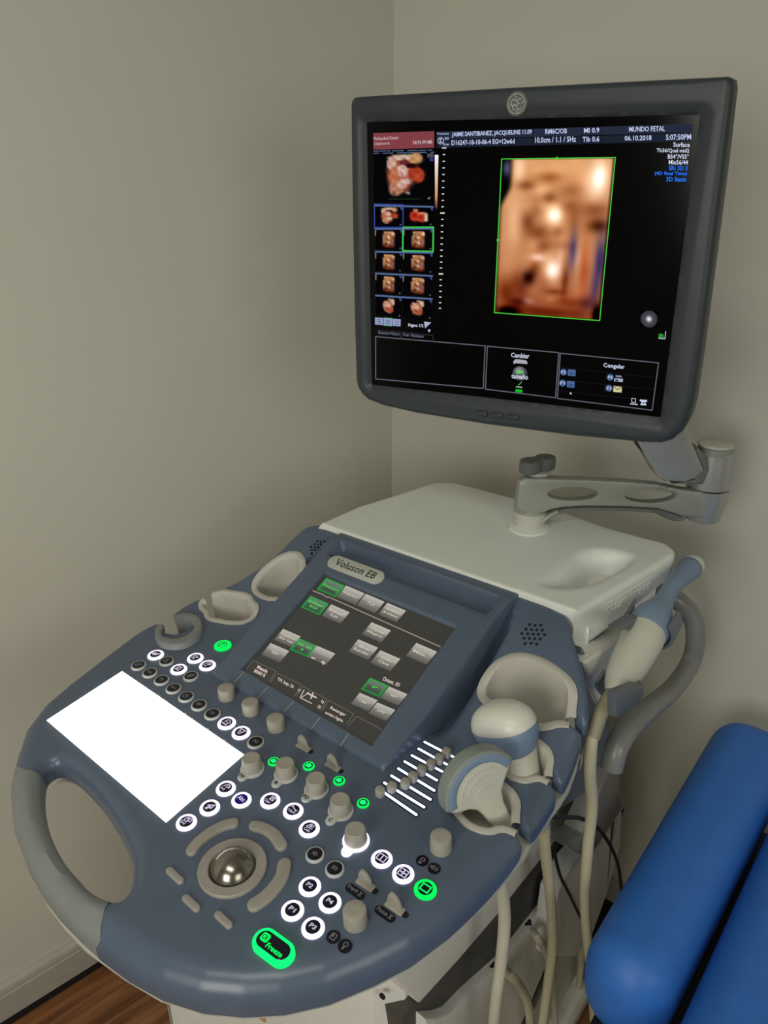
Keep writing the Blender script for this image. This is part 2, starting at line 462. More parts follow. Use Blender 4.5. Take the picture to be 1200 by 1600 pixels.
# baseboards: profiled white board over a gap whose shade is a black strip
def board(name, fr, L, m):
    prof = [(0.0, 0.028), (0.013, 0.028), (0.013, 0.086), (0.0105, 0.088), (0.0125, 0.090), (0.0125, 0.102), (0.009, 0.108), (0.004, 0.111), (0.0, 0.111)]
    v = []; f = []; n = len(prof)
    for x in (0.0, L):
        v += [(x, y, z) for y, z in prof]
    for i in range(n): f.append((i, (i + 1) % n, n + (i + 1) % n, n + i))
    f.append(tuple(range(n))); f.append(tuple(range(2 * n - 1, n - 1, -1)))
    struct(name, (v, f), m, fr.M)
board('baseboard_left', WLf, 3.2, M['base']); board('baseboard_back', WBf, 3.0, M['base'])
struct('gap_shade_1', slab(0, 3.2, 0, 0.006, 0.0005, 0.028), M['gap'], WLf.M)  # black strip painted in for the shade under the board
struct('gap_shade_2', slab(0, 3.0, 0, 0.006, 0.0005, 0.028), M['gap'], WBf.M)

# ================================================================ ULTRASOUND MACHINE
RM = Matrix.Translation(V(LV.at(-0.09, 0.3, -P0[2]))) @ Matrix.Rotation(-YAW, 4, 'Z')
R = thing('ultrasound_machine', 'slate blue and white ultrasound cart with glowing keyboard and touch panel', 'ultrasound machine', RM)

ZR = 0.095
def hdeck(x, y):
    x = np.asarray(x, float); y = np.asarray(y, float)
    xr = np.where(x < -0.1, -0.2 - x, x)
    W = ZR * sm(0.25, 0.475, y); Vv = ZR * sm(0.385, 0.462, y) - 0.013 * sm(.245, .29, y) * (1 - sm(.385, .44, y))
    xc = 0.066 - 0.012 * sm(.40, .45, y)
    s = np.clip((xr - 0.044) / (xc - 0.044), 0, 1) ** 1.4
    return Vv + (W - Vv) * s
def hhouse(x, y):
    x = np.asarray(x, float); y = np.asarray(y, float)
    z = np.minimum(0.008 + SL * (y - 0.19), 0.001 + ZR)
    z = z - 0.017 * sm(0.398, 0.412, y) * (1 - sm(0.429, 0.432, y)) * sm(-0.236, -0.222, x) * (1 - sm(0.034, 0.040, x))
    return z
def S(x, y, zo=0.0): return march(DK, hdeck, x, y, zo)
def SP(pts, Rr): return [(S(p[0], p[1], -(p[2] if len(p) > 2 else Rr) * 0.9), (p[2] if len(p) > 2 else Rr)) for p in pts]

outer = []
def seg(pts, R_): outer.extend(SP(pts, R_))
seg([(155, 1487), (198, 1519), (251, 1548), (315, 1568), (379, 1574), (443, 1570), (513, 1554), (583, 1525), (642, 1495), (700, 1452), (740, 1415), (768, 1386)], 0.024)
seg([(795, 1354, .018), (812, 1331, .012), (815, 1322, .007), (810, 1312, .005), (797, 1299, .003)], .004)
cup1 = [(785, 1302), (767, 1306), (750, 1304), (730, 1295), (716, 1282), (706, 1266), (705, 1248), (715, 1232), (733, 1222), (755, 1219), (777, 1222), (797, 1235), (807, 1247), (812, 1260), (811, 1275)]
cup2 = [(840, 1222), (820, 1226), (800, 1221), (784, 1210), (773, 1193), (773, 1175), (785, 1158), (808, 1150), (830, 1153), (850, 1166), (860, 1177), (864, 1192), (862, 1207)]
cup3 = [(872, 1138), (855, 1142), (835, 1142), (800, 1130), (768, 1112), (749, 1093), (747, 1079), (756, 1059), (773, 1039), (796, 1027), (818, 1025), (847, 1033), (875, 1050), (895, 1070), (901, 1090), (899, 1112)]
k1 = len(outer); seg(cup1, .003); k2 = len(outer)
seg([(811, 1290, .005), (829, 1305, .006), (836, 1300, .012), (852, 1276, .013), (868, 1249, .012), (869, 1240, .007), (862, 1230, .005), (852, 1221, .003)], .005)
k3 = len(outer); seg(cup2, .003); k4 = len(outer)
seg([(863, 1218, .005), (878, 1229, .006), (884, 1224, .011), (896, 1195, .012), (909, 1158, .012), (908, 1149, .007), (899, 1140, .005), (886, 1132, .003)], .005)
k5 = len(outer); seg(cup3, .003); k6 = len(outer)
seg([(900, 1126, .005), (914, 1139, .006), (919, 1130, .008), (921, 1101, .009), (914, 1062, .009), (904, 1028, .009), (896, 1000, .008), (888, 967, .006)], .008)
seg([(845, 944), (790, 925), (670, 884), (590, 858), (520, 828), (496, 822)], .005)
seg([(477, 828), (439, 864), (406, 891), (367, 915), (341, 926)], .008)
cupB = [(333, 929), (351, 925), (365, 927), (381, 929), (392, 934), (397, 942), (404, 949), (403, 960), (395, 970), (378, 977), (356, 977), (340, 974), (323, 970), (319, 960), (312, 953), (312, 945), (318, 939)]
k7 = len(outer); seg(cupB, .003); k8 = len(outer)
seg([(309, 940), (288, 951)], .008)
cupA = [(271, 961), (276, 968), (290, 963), (301, 969), (301, 978), (290, 988), (274, 993), (257, 990), (253, 983), (256, 977)]
k9 = len(outer); seg(cupA, .003); k10 = len(outer)
seg([(246, 978), (230, 985), (210, 997), (165, 1031)], .008)
seg([(109, 1076, .012), (71, 1110, .016), (41, 1151, .02), (28, 1190, .022), (22, 1215, .022), (17, 1241, .022), (19, 1271, .022), (22, 1297, .022), (41, 1350, .022), (64, 1391, .022), (90, 1425, .022), (124, 1460, .022)], .02)
opts = [p for p, r in outer]; oR = [r for p, r in outer]
cupP = {'1': opts[k1:k2], '2': opts[k3:k4], '3': opts[k5:k6], 'B': opts[k7:k8], 'A': opts[k9:k10]}
ext = {'1': ((805, 1306), (811, 1289)), '2': ((856, 1226), (862, 1216)), '3': ((889, 1136), (899, 1124))}
for k_, (pa_, pb__) in ext.items(): cupP[k_] = [S(*pa_)] + cupP[k_] + [S(*pb__)]
holepx = [(67, 1219), (73, 1206), (90, 1197), (109, 1204), (124, 1215), (146, 1237), (165, 1260), (184, 1290), (197, 1316), (206, 1342), (207, 1365), (204, 1387), (195, 1404), (182, 1410), (165, 1406), (142, 1393), (124, 1374), (105, 1352), (86, 1320), (73, 1286), (66, 1250)]
hole = [tuple(p) for p in smooth_path([DK.px(x, y, -0.010) for x, y in holepx], 3, True)]
# left rear cup (cut off by the housing)
cupCpx = [(432, 938), (417, 937), (403, 931), (395, 923), (395, 911), (406, 894), (422, 879), (439, 868), (455, 863), (469, 865), (476, 875), (477, 885)]
cupC = [S(x, y) for x, y in cupCpx]
cupC_closed = cupC + [(cupC[-1][0] + .012, cupC[-1][1] - .01), (cupC[0][0] + .022, cupC[0][1])]
# sort of the front left part: the grip is a separate rubber skin
seamA = [DK.px(22, 1206, -.02), DK.px(40, 1205, -.002), DK.px(55, 1206, -.002), DK.px(75, 1218, -.012)]
seamB = [DK.px(178, 1406, -.010), DK.px(163, 1425, -.001), DK.px(157, 1445, -.001), DK.px(154, 1463, -.004), DK.px(152, 1492, -.03)]
gripzone = [DK.px(-40, 1206, 0)] + seamA + [DK.px(100, 1260, 0), DK.px(150, 1330, 0), DK.px(188, 1385, 0)] + seamB + [DK.px(90, 1520, 0), DK.px(-60, 1400, 0)]
vv, ff, sk, cen = sheet([(opts, oR), (hole, .016), (cupC_closed, .003)], hdeck, step=.0045, ds=.0045, seams=[seamA, seamB], skirt=.012)
gin = inside(cen, np.array(gripzone)); nF = len(ff)
pv = np.array(vv)
skc = np.array([(pv[q[0]] + pv[q[1]])[:2] / 2 for q in sk]); gs = inside(skc, np.array(gripzone))
def submesh(v, faces):
    m = {}; nv = []; nf = []
    for q in faces:
        for i in q:
            if i not in m: m[i] = len(nv); nv.append(v[i])
        nf.append(tuple(m[i] for i in q))
    return nv, nf
obj('console_deck', submesh(vv, [q for q, g in zip(ff, gin) if not g] + [q for q, g in zip(sk, gs) if not g]), M['deck'], R, DK.M, sharp=50)
g = obj('palm_grip', submesh(vv, [q for q, g in zip(ff, gin) if g] + [q for q, g in zip(sk, gs) if g]), M['grip'], R, DK.M @ Matrix.Translation((0, 0, .0008)), sharp=50)
g['label'] = 'pale grey rubber palm grip'

# light grey tray below the deck
traypx = [(150, 1492), (196, 1525), (249, 1556), (315, 1577), (379, 1583), (443, 1579), (514, 1563), (585, 1534), (644, 1503), (702, 1461), (770, 1394), (819, 1337)]
tray = [DK.px(x, y, -.034) for x, y in traypx]
tray += [DK.px(*p, -.036) for p in [(838, 1306), (876, 1254), (890, 1232), (914, 1163), (924, 1142)]]
tray += [(p[0] - .004, p[1]) for p in opts[k6 + 2:k6 + 8]]
tray += [(opts[k6 + 8][0] - .02, .425), (-.275, .425)] + [(p[0] + .006, p[1] - .004) for p in opts[k7 - 3:k7]]
tray += [(p[0] + .004, p[1]) for p in opts[k8:k9]] + [(p[0] + .004, p[1]) for p in opts[k10:]]
n_t = len(tray)
hole2 = [tuple(p) for p in offset(hole if sarea(hole) > 0 else hole[::-1], -0.007)]
tv, tf, ts, _ = sheet([(tray, .002), (hole2, .001)], lambda x, y: np.full(np.shape(x), -.0325), step=.03, ds=.012, skirt=.008, nr=2)
obj('lower_tray', (tv, tf + ts), M['rim'], R, DK.M, sharp=50)

# cup liners
def band(path, hf, wd, depth, closed=False, sink=0.0, top=0.0025):
    """rim strip of width wd around an opening, walking so that the opening is on the left side of positive width"""
    P = [V(p[:2]) for p in smooth_path([(*p, 0) for p in path], 3, closed)] if True else path
    n = len(P); v = []; f = []
    c = sum(P, V((0, 0))) / n
    prof = [(-.0012, None, -.001), (-.0008, None, top * .8), (wd * .25, None, top), (wd * .7, None, top), (wd, None, top * .4), (wd + .0015, None, -.006), (wd + .004, None, -depth)]
    for i, p in enumerate(P):
        t = (P[(i + 1) % n] - P[i - 1]) if closed else (P[min(i + 1, n - 1)] - P[max(i - 1, 0)])
        t.normalize(); nn = V((-t.y, t.x))
        if nn.dot(c - p) < 0: nn = -nn
        hz = float(hf(p.x, p.y))
        for d, _, z in prof:
            q = p + nn * d
            zz = hz + z if z > -.02 else min(hz, 0.0) + z
            v.append((q.x, q.y, zz))
    m = len(prof)
    for i in range(n if closed else n - 1):
        for k in range(m - 1):
            a = i * m + k; b = ((i + 1) % n) * m + k; f.append((a, b, b + 1, a + 1))
    # floor of the cup
    lo = [((v[i * m + m - 1])) for i in range(n)]
    k = len(v); v += lo; f.append(tuple(range(k, k + n)))
    return v, f
for key, wd, dp in (('1', .0070, .05), ('2', .0070, .05), ('3', .0095, .045)):
    o = obj('probe_cup', band(cupP[key], hdeck, wd, dp), M['liner'], R, DK.M, sharp=50)
obj('probe_cup', band(cupP['B'], hdeck, .0072, .05), M['liner'], R, DK.M, sharp=50)
obj('probe_cup', band(cupC_closed, hdeck, .0080, .05, True), M['liner'], R, DK.M, sharp=50)
# front left cup: raised grey C ring
ringo = [S(x, y, .010) for x, y in [(271, 957), (288, 954), (304, 956), (314, 963), (317, 977), (310, 992), (290, 1004), (268, 1007), (249, 1003), (241, 993), (240, 982), (246, 971)]]
ringi = [S(x, y, .012) for x, y in [(276, 965), (287, 962), (297, 964), (301, 970), (300, 978), (290, 987), (273, 992), (257, 989), (253, 982), (256, 977)]]
def cring(po, pi, z0, z1):
    n = 40; po = smooth_path([(*p, 0) for p in po], 6); pi = smooth_path([(*p, 0) for p in pi], 6)
    v = []; f = []
    for i in range(n + 1):
        a = po[int(i / n * (len(po) - 1))]; b = pi[int(i / n * (len(pi) - 1))]
        for k in range(9):
            t = k / 8; q = a.lerp(b, t); zz = z0 + (z1 - z0) * (1 - abs(2 * t - 1) ** 5)
            if k in (0,): zz = float(hdeck(q.x, q.y)) - .002
            if k == 8: zz = -.045
            v.append((q.x, q.y, zz))
    for i in range(n):
        for k in range(8): a = i * 9 + k; f.append((a, a + 9, a + 10, a + 1))
    f.append(tuple(range(9))[::-1]); f.append(tuple(n * 9 + k for k in range(9)))
    return v, f
o = obj('cup_ring', cring(ringo, ringi, .004, .0085), M['grip'], R, DK.M, sharp=60); o['label'] = 'raised grey C shaped probe ring'
obj('probe_cup', extr([tuple(p) for p in ringi], -.046, -.040), M['liner'], R, DK.M)

# housing of the touch panel
hz0 = -0.004
ho = [(-.245, .181), (.041, .181), (.047, .25), (.049, .33), (.050, .40), (.055, .452), (-.247, .452), (-.249, .40), (-.249, .33), (-.248, .25)]
TSpx = [(377, 1043), (580, 1163), (713, 977), (507, 893)]
tsl = [HF.hit(x, y, 2, 0.001) for x, y in TSpx]
tsd = [(p.x, .19 + p.y * math.cos(SA)) for p in tsl]
hv, hf_, hs, _ = sheet([(ho, [.004, .004, .005, .005, .004, .002, .002, .004, .005, .005]), (tsd, .002)], hhouse, step=.004, ds=.004, zbot=-.024)
hv2 = []
base_n = len(hv)
hv = [list(p) for p in hv]
for a, b, c, d in hs:
    for i in (c, d):
        x, y = hv[i][0], hv[i][1]
        near = min((x - q[0]) ** 2 + (y - q[1]) ** 2 for q in tsd) if False else 0
        inh = (min(p[0] for p in tsd) - .004 < x < max(p[0] for p in tsd) + .004) and (min(p[1] for p in tsd) - .004 < y < max(p[1] for p in tsd) + .004)
        hv[i][2] = float(hhouse(x, y)) - .010 if inh else -.024
obj('touch_panel_housing', ([tuple(p) for p in hv], hf_ + hs), M['deck'], R, DK.M, sharp=40)
# seam lines running from the panel down to the knobs
for (xa, ya), (xb, yb) in (((381, 1050), (365, 1067)), ((419, 1073), (404, 1089)), ((459, 1096), (443, 1112)), ((500, 1121), (486, 1139)), ((545, 1146), (532, 1165))):
    a = HF.px(xa, ya, .0004); b = HF.px(xb, yb, .0004); t = (V(b) - V(a)).normalized(); nn = V((-t.y, t.x)) * .0006
    q = [V(a) + nn, V(a) - nn, V(b) - nn, V(b) + nn]
    obj('guide_line', extr([tuple(p) for p in q], -.0003, .0005), M['seam'], R, HF.M)

# touch screen
qs = [tuple(p.xy) for p in [HF.hit(x, y, 2, -.005) for x, y in TSpx]]
qs = offset(qs if sarea(qs) > 0 else qs[::-1], -.006)
TSo = obj('touch_screen', extr(qs, -.008, -.005), M['touch'], R, HF.M)
def px2(fr, x, y, z): return V(fr.px(x, y, z))
class Gfx:
    """flat pictures on a screen plane, one object"""
    def __init__(s, fr, z): s.fr = fr; s.z = z; s.mb = MB(); s.mats = []
    def mi(s, m):
        if m not in s.mats: s.mats.append(m)
        return s.mats.index(m)
    def poly(s, pts, m, dz=0.0, local=False):
        P = [V(p) if local else px2(s.fr, p[0], p[1], s.z + dz) for p in pts]
        s.mb.add(([(p.x, p.y, s.z + dz) for p in P], [tuple(range(len(P)))]), s.mi(m))
    def line(s, pts, wpx, m, dz=0.0):
        for i in range(len(pts) - 1):
            a, b = V(pts[i]), V(pts[i + 1]); t = (b - a).normalized(); n = V((-t.y, t.x)) * wpx / 2; a = a - t * wpx * .4; b = b + t * wpx * .4
            s.poly([a + n, a - n, b - n, b + n], m, dz)
    def quadtext(s, st, q, m, dz=0.0, bold=0.0):
        """text mapped into pixel quad bl, br, tr, tl"""
        v, f, hh, ww = textmesh(st, bold); bl, br, tr, tl = [V(p) for p in q]; out = []
        for p in v:
            a = p[0]; b = p[1] / hh; c = bl.lerp(br, a).lerp(tl.lerp(tr, a), b); l = px2(s.fr, c.x, c.y, s.z + dz); out.append((l.x, l.y, s.z + dz))
        s.mb.add((out, f), s.mi(m))
    def build(s, name, parent): return obj(name, s.mb, s.mats, parent, s.fr.M, fix=False)
def picture(name, fr, z, q, n, m, fn, parent):
    """n x m colour grid in pixel quad tl,tr,br,bl"""
    tl, tr, br, bl = [V(p) for p in q]; v = []; f = []; cols = []
    for j in range(m + 1):
        for i in range(n + 1):
            c = tl.lerp(tr, i / n).lerp(bl.lerp(br, i / n), j / m); l = fr.px(c.x, c.y, z); v.append((l[0], l[1], z)); cols.append(fn(i / n, j / m))
    for j in range(m):
        for i in range(n): a = j * (n + 1) + i; f.append((a, a + 1, a + n + 2, a + n + 1))
    o = obj(name, (v, f), M['pic'], parent, fr.M, fix=False)
    at = o.data.color_attributes.new('Col', 'FLOAT_COLOR', 'POINT')
    at.data.foreach_set('color', np.array([tuple(lin(np.clip(c, 0, 255)))[:3] + (1,) for c in cols], dtype=np.float32).ravel())
    return o
# grey / green touch buttons: (centre px, lines, green?)
tbx = V((31.5, 13.5)); tby = V((-16, 19.5))
def tbutton(cx, cy, lines, green=False, sx=1.0, tab=False):
    a = tbx * .46 * sx; b = tby * .46 * sx; c = V((cx, cy))
    def fn(u, v):
        d = min(u, 1 - u, v, 1 - v); top = (1 - v)
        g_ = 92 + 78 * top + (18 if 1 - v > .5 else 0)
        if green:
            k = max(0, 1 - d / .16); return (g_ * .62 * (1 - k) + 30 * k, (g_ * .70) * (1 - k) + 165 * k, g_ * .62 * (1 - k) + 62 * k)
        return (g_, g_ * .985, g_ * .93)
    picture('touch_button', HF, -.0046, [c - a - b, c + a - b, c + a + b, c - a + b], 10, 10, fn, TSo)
    G = Gfx(HF, -.0044); m = ec((80, 215, 80)) if green else ec((205, 192, 176))
    n = len(lines)
    for i, s in enumerate(lines):
        cc = c + b * 2 * ((i - (n - 1) / 2) * .30) ; w = min(.80, .13 * len(s)) ; A = a * w; hgt = b * .19
        G.quadtext(s, [cc - A + hgt, cc + A + hgt, cc + A - hgt, cc - A - hgt], m, bold=.02)
    if tab:
        cc = c + a * .72 - b * .45; G.quadtext('>', [cc - a * .1 + b * .15, cc + a * .1 + b * .15, cc + a * .1 - b * .15, cc - a * .1 - b * .15], m)
    if G.mb.v: G.build('button_text', TSo)
for args in [(517, 918, ['Posición'], True), (548, 930, ['Multiplanar']), (579, 943, ['TUI']), (612.5, 957, ['Análisis', 'de volumen']),
             (492, 946, ['Editar', 'ROI'], True), (524.5, 959.5, ['Editar', 'luz'], False, 1, True),
             (449, 997, ['Procesamiento', '3D luz'], False, .95), (474, 1012, ['SRI 3D', '3'], True, .98), (502, 1024, [], False), (430, 1020, ['Gir'], False),
             (588, 988, ['Corte', 'Mágico'], False, 1.04, True), (567.5, 1015, ['Modo', 'Render'], False, 1.06, True), (602, 1032.5, ['Calc', 'Cine'], False, 1.08, True), (658.5, 1021.5, ['Más...'], False, 1.12, True),
             (585.5, 1074, ["0°"], True), (615, 1087.5, ['90°'], False, .98), (569, 1097, ['180°'], False, .96), (596.5, 1112, ['270°'], False, .96)]:
    tbutton(*args)
G = Gfx(HF, -.0045); cw = ec((215, 200, 185)); cg = ec((108, 105, 96)); cl = ec((150, 145, 132))
G.line([(489, 923), (505, 929), (510, 933), (514, 933), (688, 1010.5)], 1.6, cl)
G.quadtext('Orient. 3D', [(597, 1063), (624, 1073.5), (626, 1068), (600, 1057)], cw, bold=.02)
G.quadtext('-', [(486, 1028), (492, 1030), (493, 1028.5), (487, 1026)], cw, .0003); G.quadtext('+', [(501, 1037), (508, 1040), (509, 1034), (502, 1031)], cw, .0003, .03)
tabs = [((385, 1046), (395, 1031.5), (431, 1048.5), (421, 1065)), ((423, 1066), (433, 1051.5), (471, 1070), (460, 1088)), ((463, 1088), (473, 1072.5), (511, 1092.5), (500, 1110)), ((503, 1110), (514, 1094.5), (553, 1115.5), (541, 1132)), ((545, 1134), (557, 1119), (597, 1140))]
for t in tabs: G.line(t, 1.0, cg)
G.quadtext('Mezcla', [(401, 1044), (417, 1052), (419.5, 1047), (403.5, 1039)], cw, bold=.03)
G.quadtext('80/60 %', [(396, 1050), (413, 1058.5), (416, 1053.5), (399, 1045)], cw, bold=.03)
G.quadtext('TH. bajo 36', [(432, 1064), (457, 1077), (460, 1071), (435, 1058)], cw, bold=.02)
G.quadtext('Recargar', [(515, 1109), (539, 1121), (541, 1115), (517.5, 1103)], cw, bold=.02)
G.quadtext('anter./sgte.', [(507, 1116), (535, 1130), (538, 1124.5), (510, 1110.5)], cw, bold=.02)
G.line([(475, 1078), (469, 1090), (487, 1099)], 1.3, cw); G.line([(472, 1089), (483, 1082)], 1.0, cw)
G.line([(480, 1083), (494, 1090)], 2.2, cw); G.line([(486, 1091), (489, 1083)], 2.0, cw)
G.line([(504, 1094), (506, 1097), (503.5, 1099), (502, 1095.5), (504, 1094)], .9, cw); G.line([(499, 1102), (501, 1104), (498.5, 1107), (496.5, 1104), (499, 1102)], .9, cw)
G.line([(466, 1077), (470, 1078), (467, 1081), (466, 1077)], .9, cw)
G.build('screen_graphics', TSo)
# badge on the housing
bl = [HF.px(x, y, .002) for x, y in ((518, 870), (593, 900))]; bc = ((V(bl[0]) + V(bl[1])) / 2)
b0 = V(HF.px(516, 882, .002)); b1 = V(HF.px(594, 899, .002)); bc = V(HF.px(555, 889, .002))
bd = obj('name_badge', extr(rrect(.098, .024, .0118, 7), -.001, .002, .001, 2, 0), M['badge'], R, HF.M @ Matrix.Translation((bc.x, bc.y, 0)))
obj('badge_lettering', text('Voluson E8', -.036, -.0055, .072, .0125, .012, .0022), M['ink'], bd, HF.M @ Matrix.Translation((bc.x, bc.y, 0)), fix=False)
# speaker holes
def holes(cx, cy, sp, ang):
    pts = [(0, 0)] + [(math.cos(a), math.sin(a)) for a in [ang + k * PI / 3 for k in range(6)]] + [(1.75 * math.cos(a), 1.75 * math.sin(a)) for a in [ang + PI / 6 + k * PI / 3 for k in range(6)]] + [(2.15 * math.cos(a), 2.15 * math.sin(a)) for a in [ang + k * PI / 3 for k in range(6)]]
    c = V(S(cx, cy)); e = .004
    hx = float(hdeck(c.x + e, c.y) - hdeck(c.x - e, c.y)) / (2 * e); hyv = float(hdeck(c.x, c.y + e) - hdeck(c.x, c.y - e)) / (2 * e)
    mb = None
    for x, y in pts:
        px_, py_ = c.x + x * sp, c.y + y * sp; z = float(hdeck(px_, py_))
        nrm = V((-float(hdeck(px_ + e, py_) - hdeck(px_ - e, py_)) / (2 * e), -float(hdeck(px_, py_ + e) - hdeck(px_, py_ - e)) / (2 * e), 1)).normalized()
        T = Matrix.Translation((px_, py_, z)) @ nrm.to_track_quat('Z', 'Y').to_matrix().to_4x4()
        obj('speaker_hole', lathe([(.0019, -.002), (.0019, .0006), (.0016, .0007)], 12), M['gap'], R, DK.M @ T)
holes(833, 991, .0064, 0.3); holes(497, 855, .0056, 0.3)

# ---------- keyboard
kbp = [DK.px(x, y, .001) for x, y in ((71, 1125), (259, 1286), (383, 1178), (191, 1047))]
kb = obj('keyboard', extr(offset(kbp if sarea(kbp) > 0 else kbp[::-1], .001), -.002, .001, .0006, 1, 0), M['e_kb'], R, DK.M); kb['label'] = 'white backlit keyboard glowing brightly'
K = [V(p) for p in kbp]
def kq(u, v_): return K[0].lerp(K[1], u).lerp(K[3].lerp(K[2], u), v_)
rows = 6; wid = [[1] * 15, [1.2] + [1] * 12 + [1.8], [1.5] + [1] * 12 + [1.5], [1.8] + [1] * 11 + [2.2], [2.3] + [1] * 10 + [1.7, 1], [1.4, 1.2, 1.2, 6, 1.2, 1, 1, 1, 1]]
for r_ in range(rows):
    tot = sum(wid[r_]); x = 0.012
    for wk in wid[r_]:
        x1 = x + wk / tot * .976; g_ = .0035
        v0 = 1 - (r_ + 1) / rows * .97 - .012; v1 = 1 - r_ / rows * .97 - .012
        q = [kq(x + g_, v0 + .012), kq(x1 - g_, v0 + .012), kq(x1 - g_, v1 - .012), kq(x + g_, v1 - .012)]
        obj('key', extr([tuple(p) for p in q], .001, .0032, .0008, 1, 0), M['e_key'], kb, DK.M)
        x = x1

mb = MB(); rk = random.Random(7)
for k in range(34):
    p = kq(rk.uniform(.06, .94), rk.uniform(.06, .94)) if k < 22 else kq(rk.uniform(.3, .98), .985)
    sz = rk.uniform(.0004, .0009); mb.add(([(p.x - sz, p.y - sz * .7, .0034), (p.x + sz, p.y - sz * .4, .0034), (p.x + sz * .6, p.y + sz, .0034), (p.x - sz * .5, p.y + sz * .6, .0034)], [(0, 1, 2, 3)]))
o = obj('key_legends', mb, ec((214, 205, 150), 1.0), kb, DK.M, fix=False); o['kind'] = 'stuff'

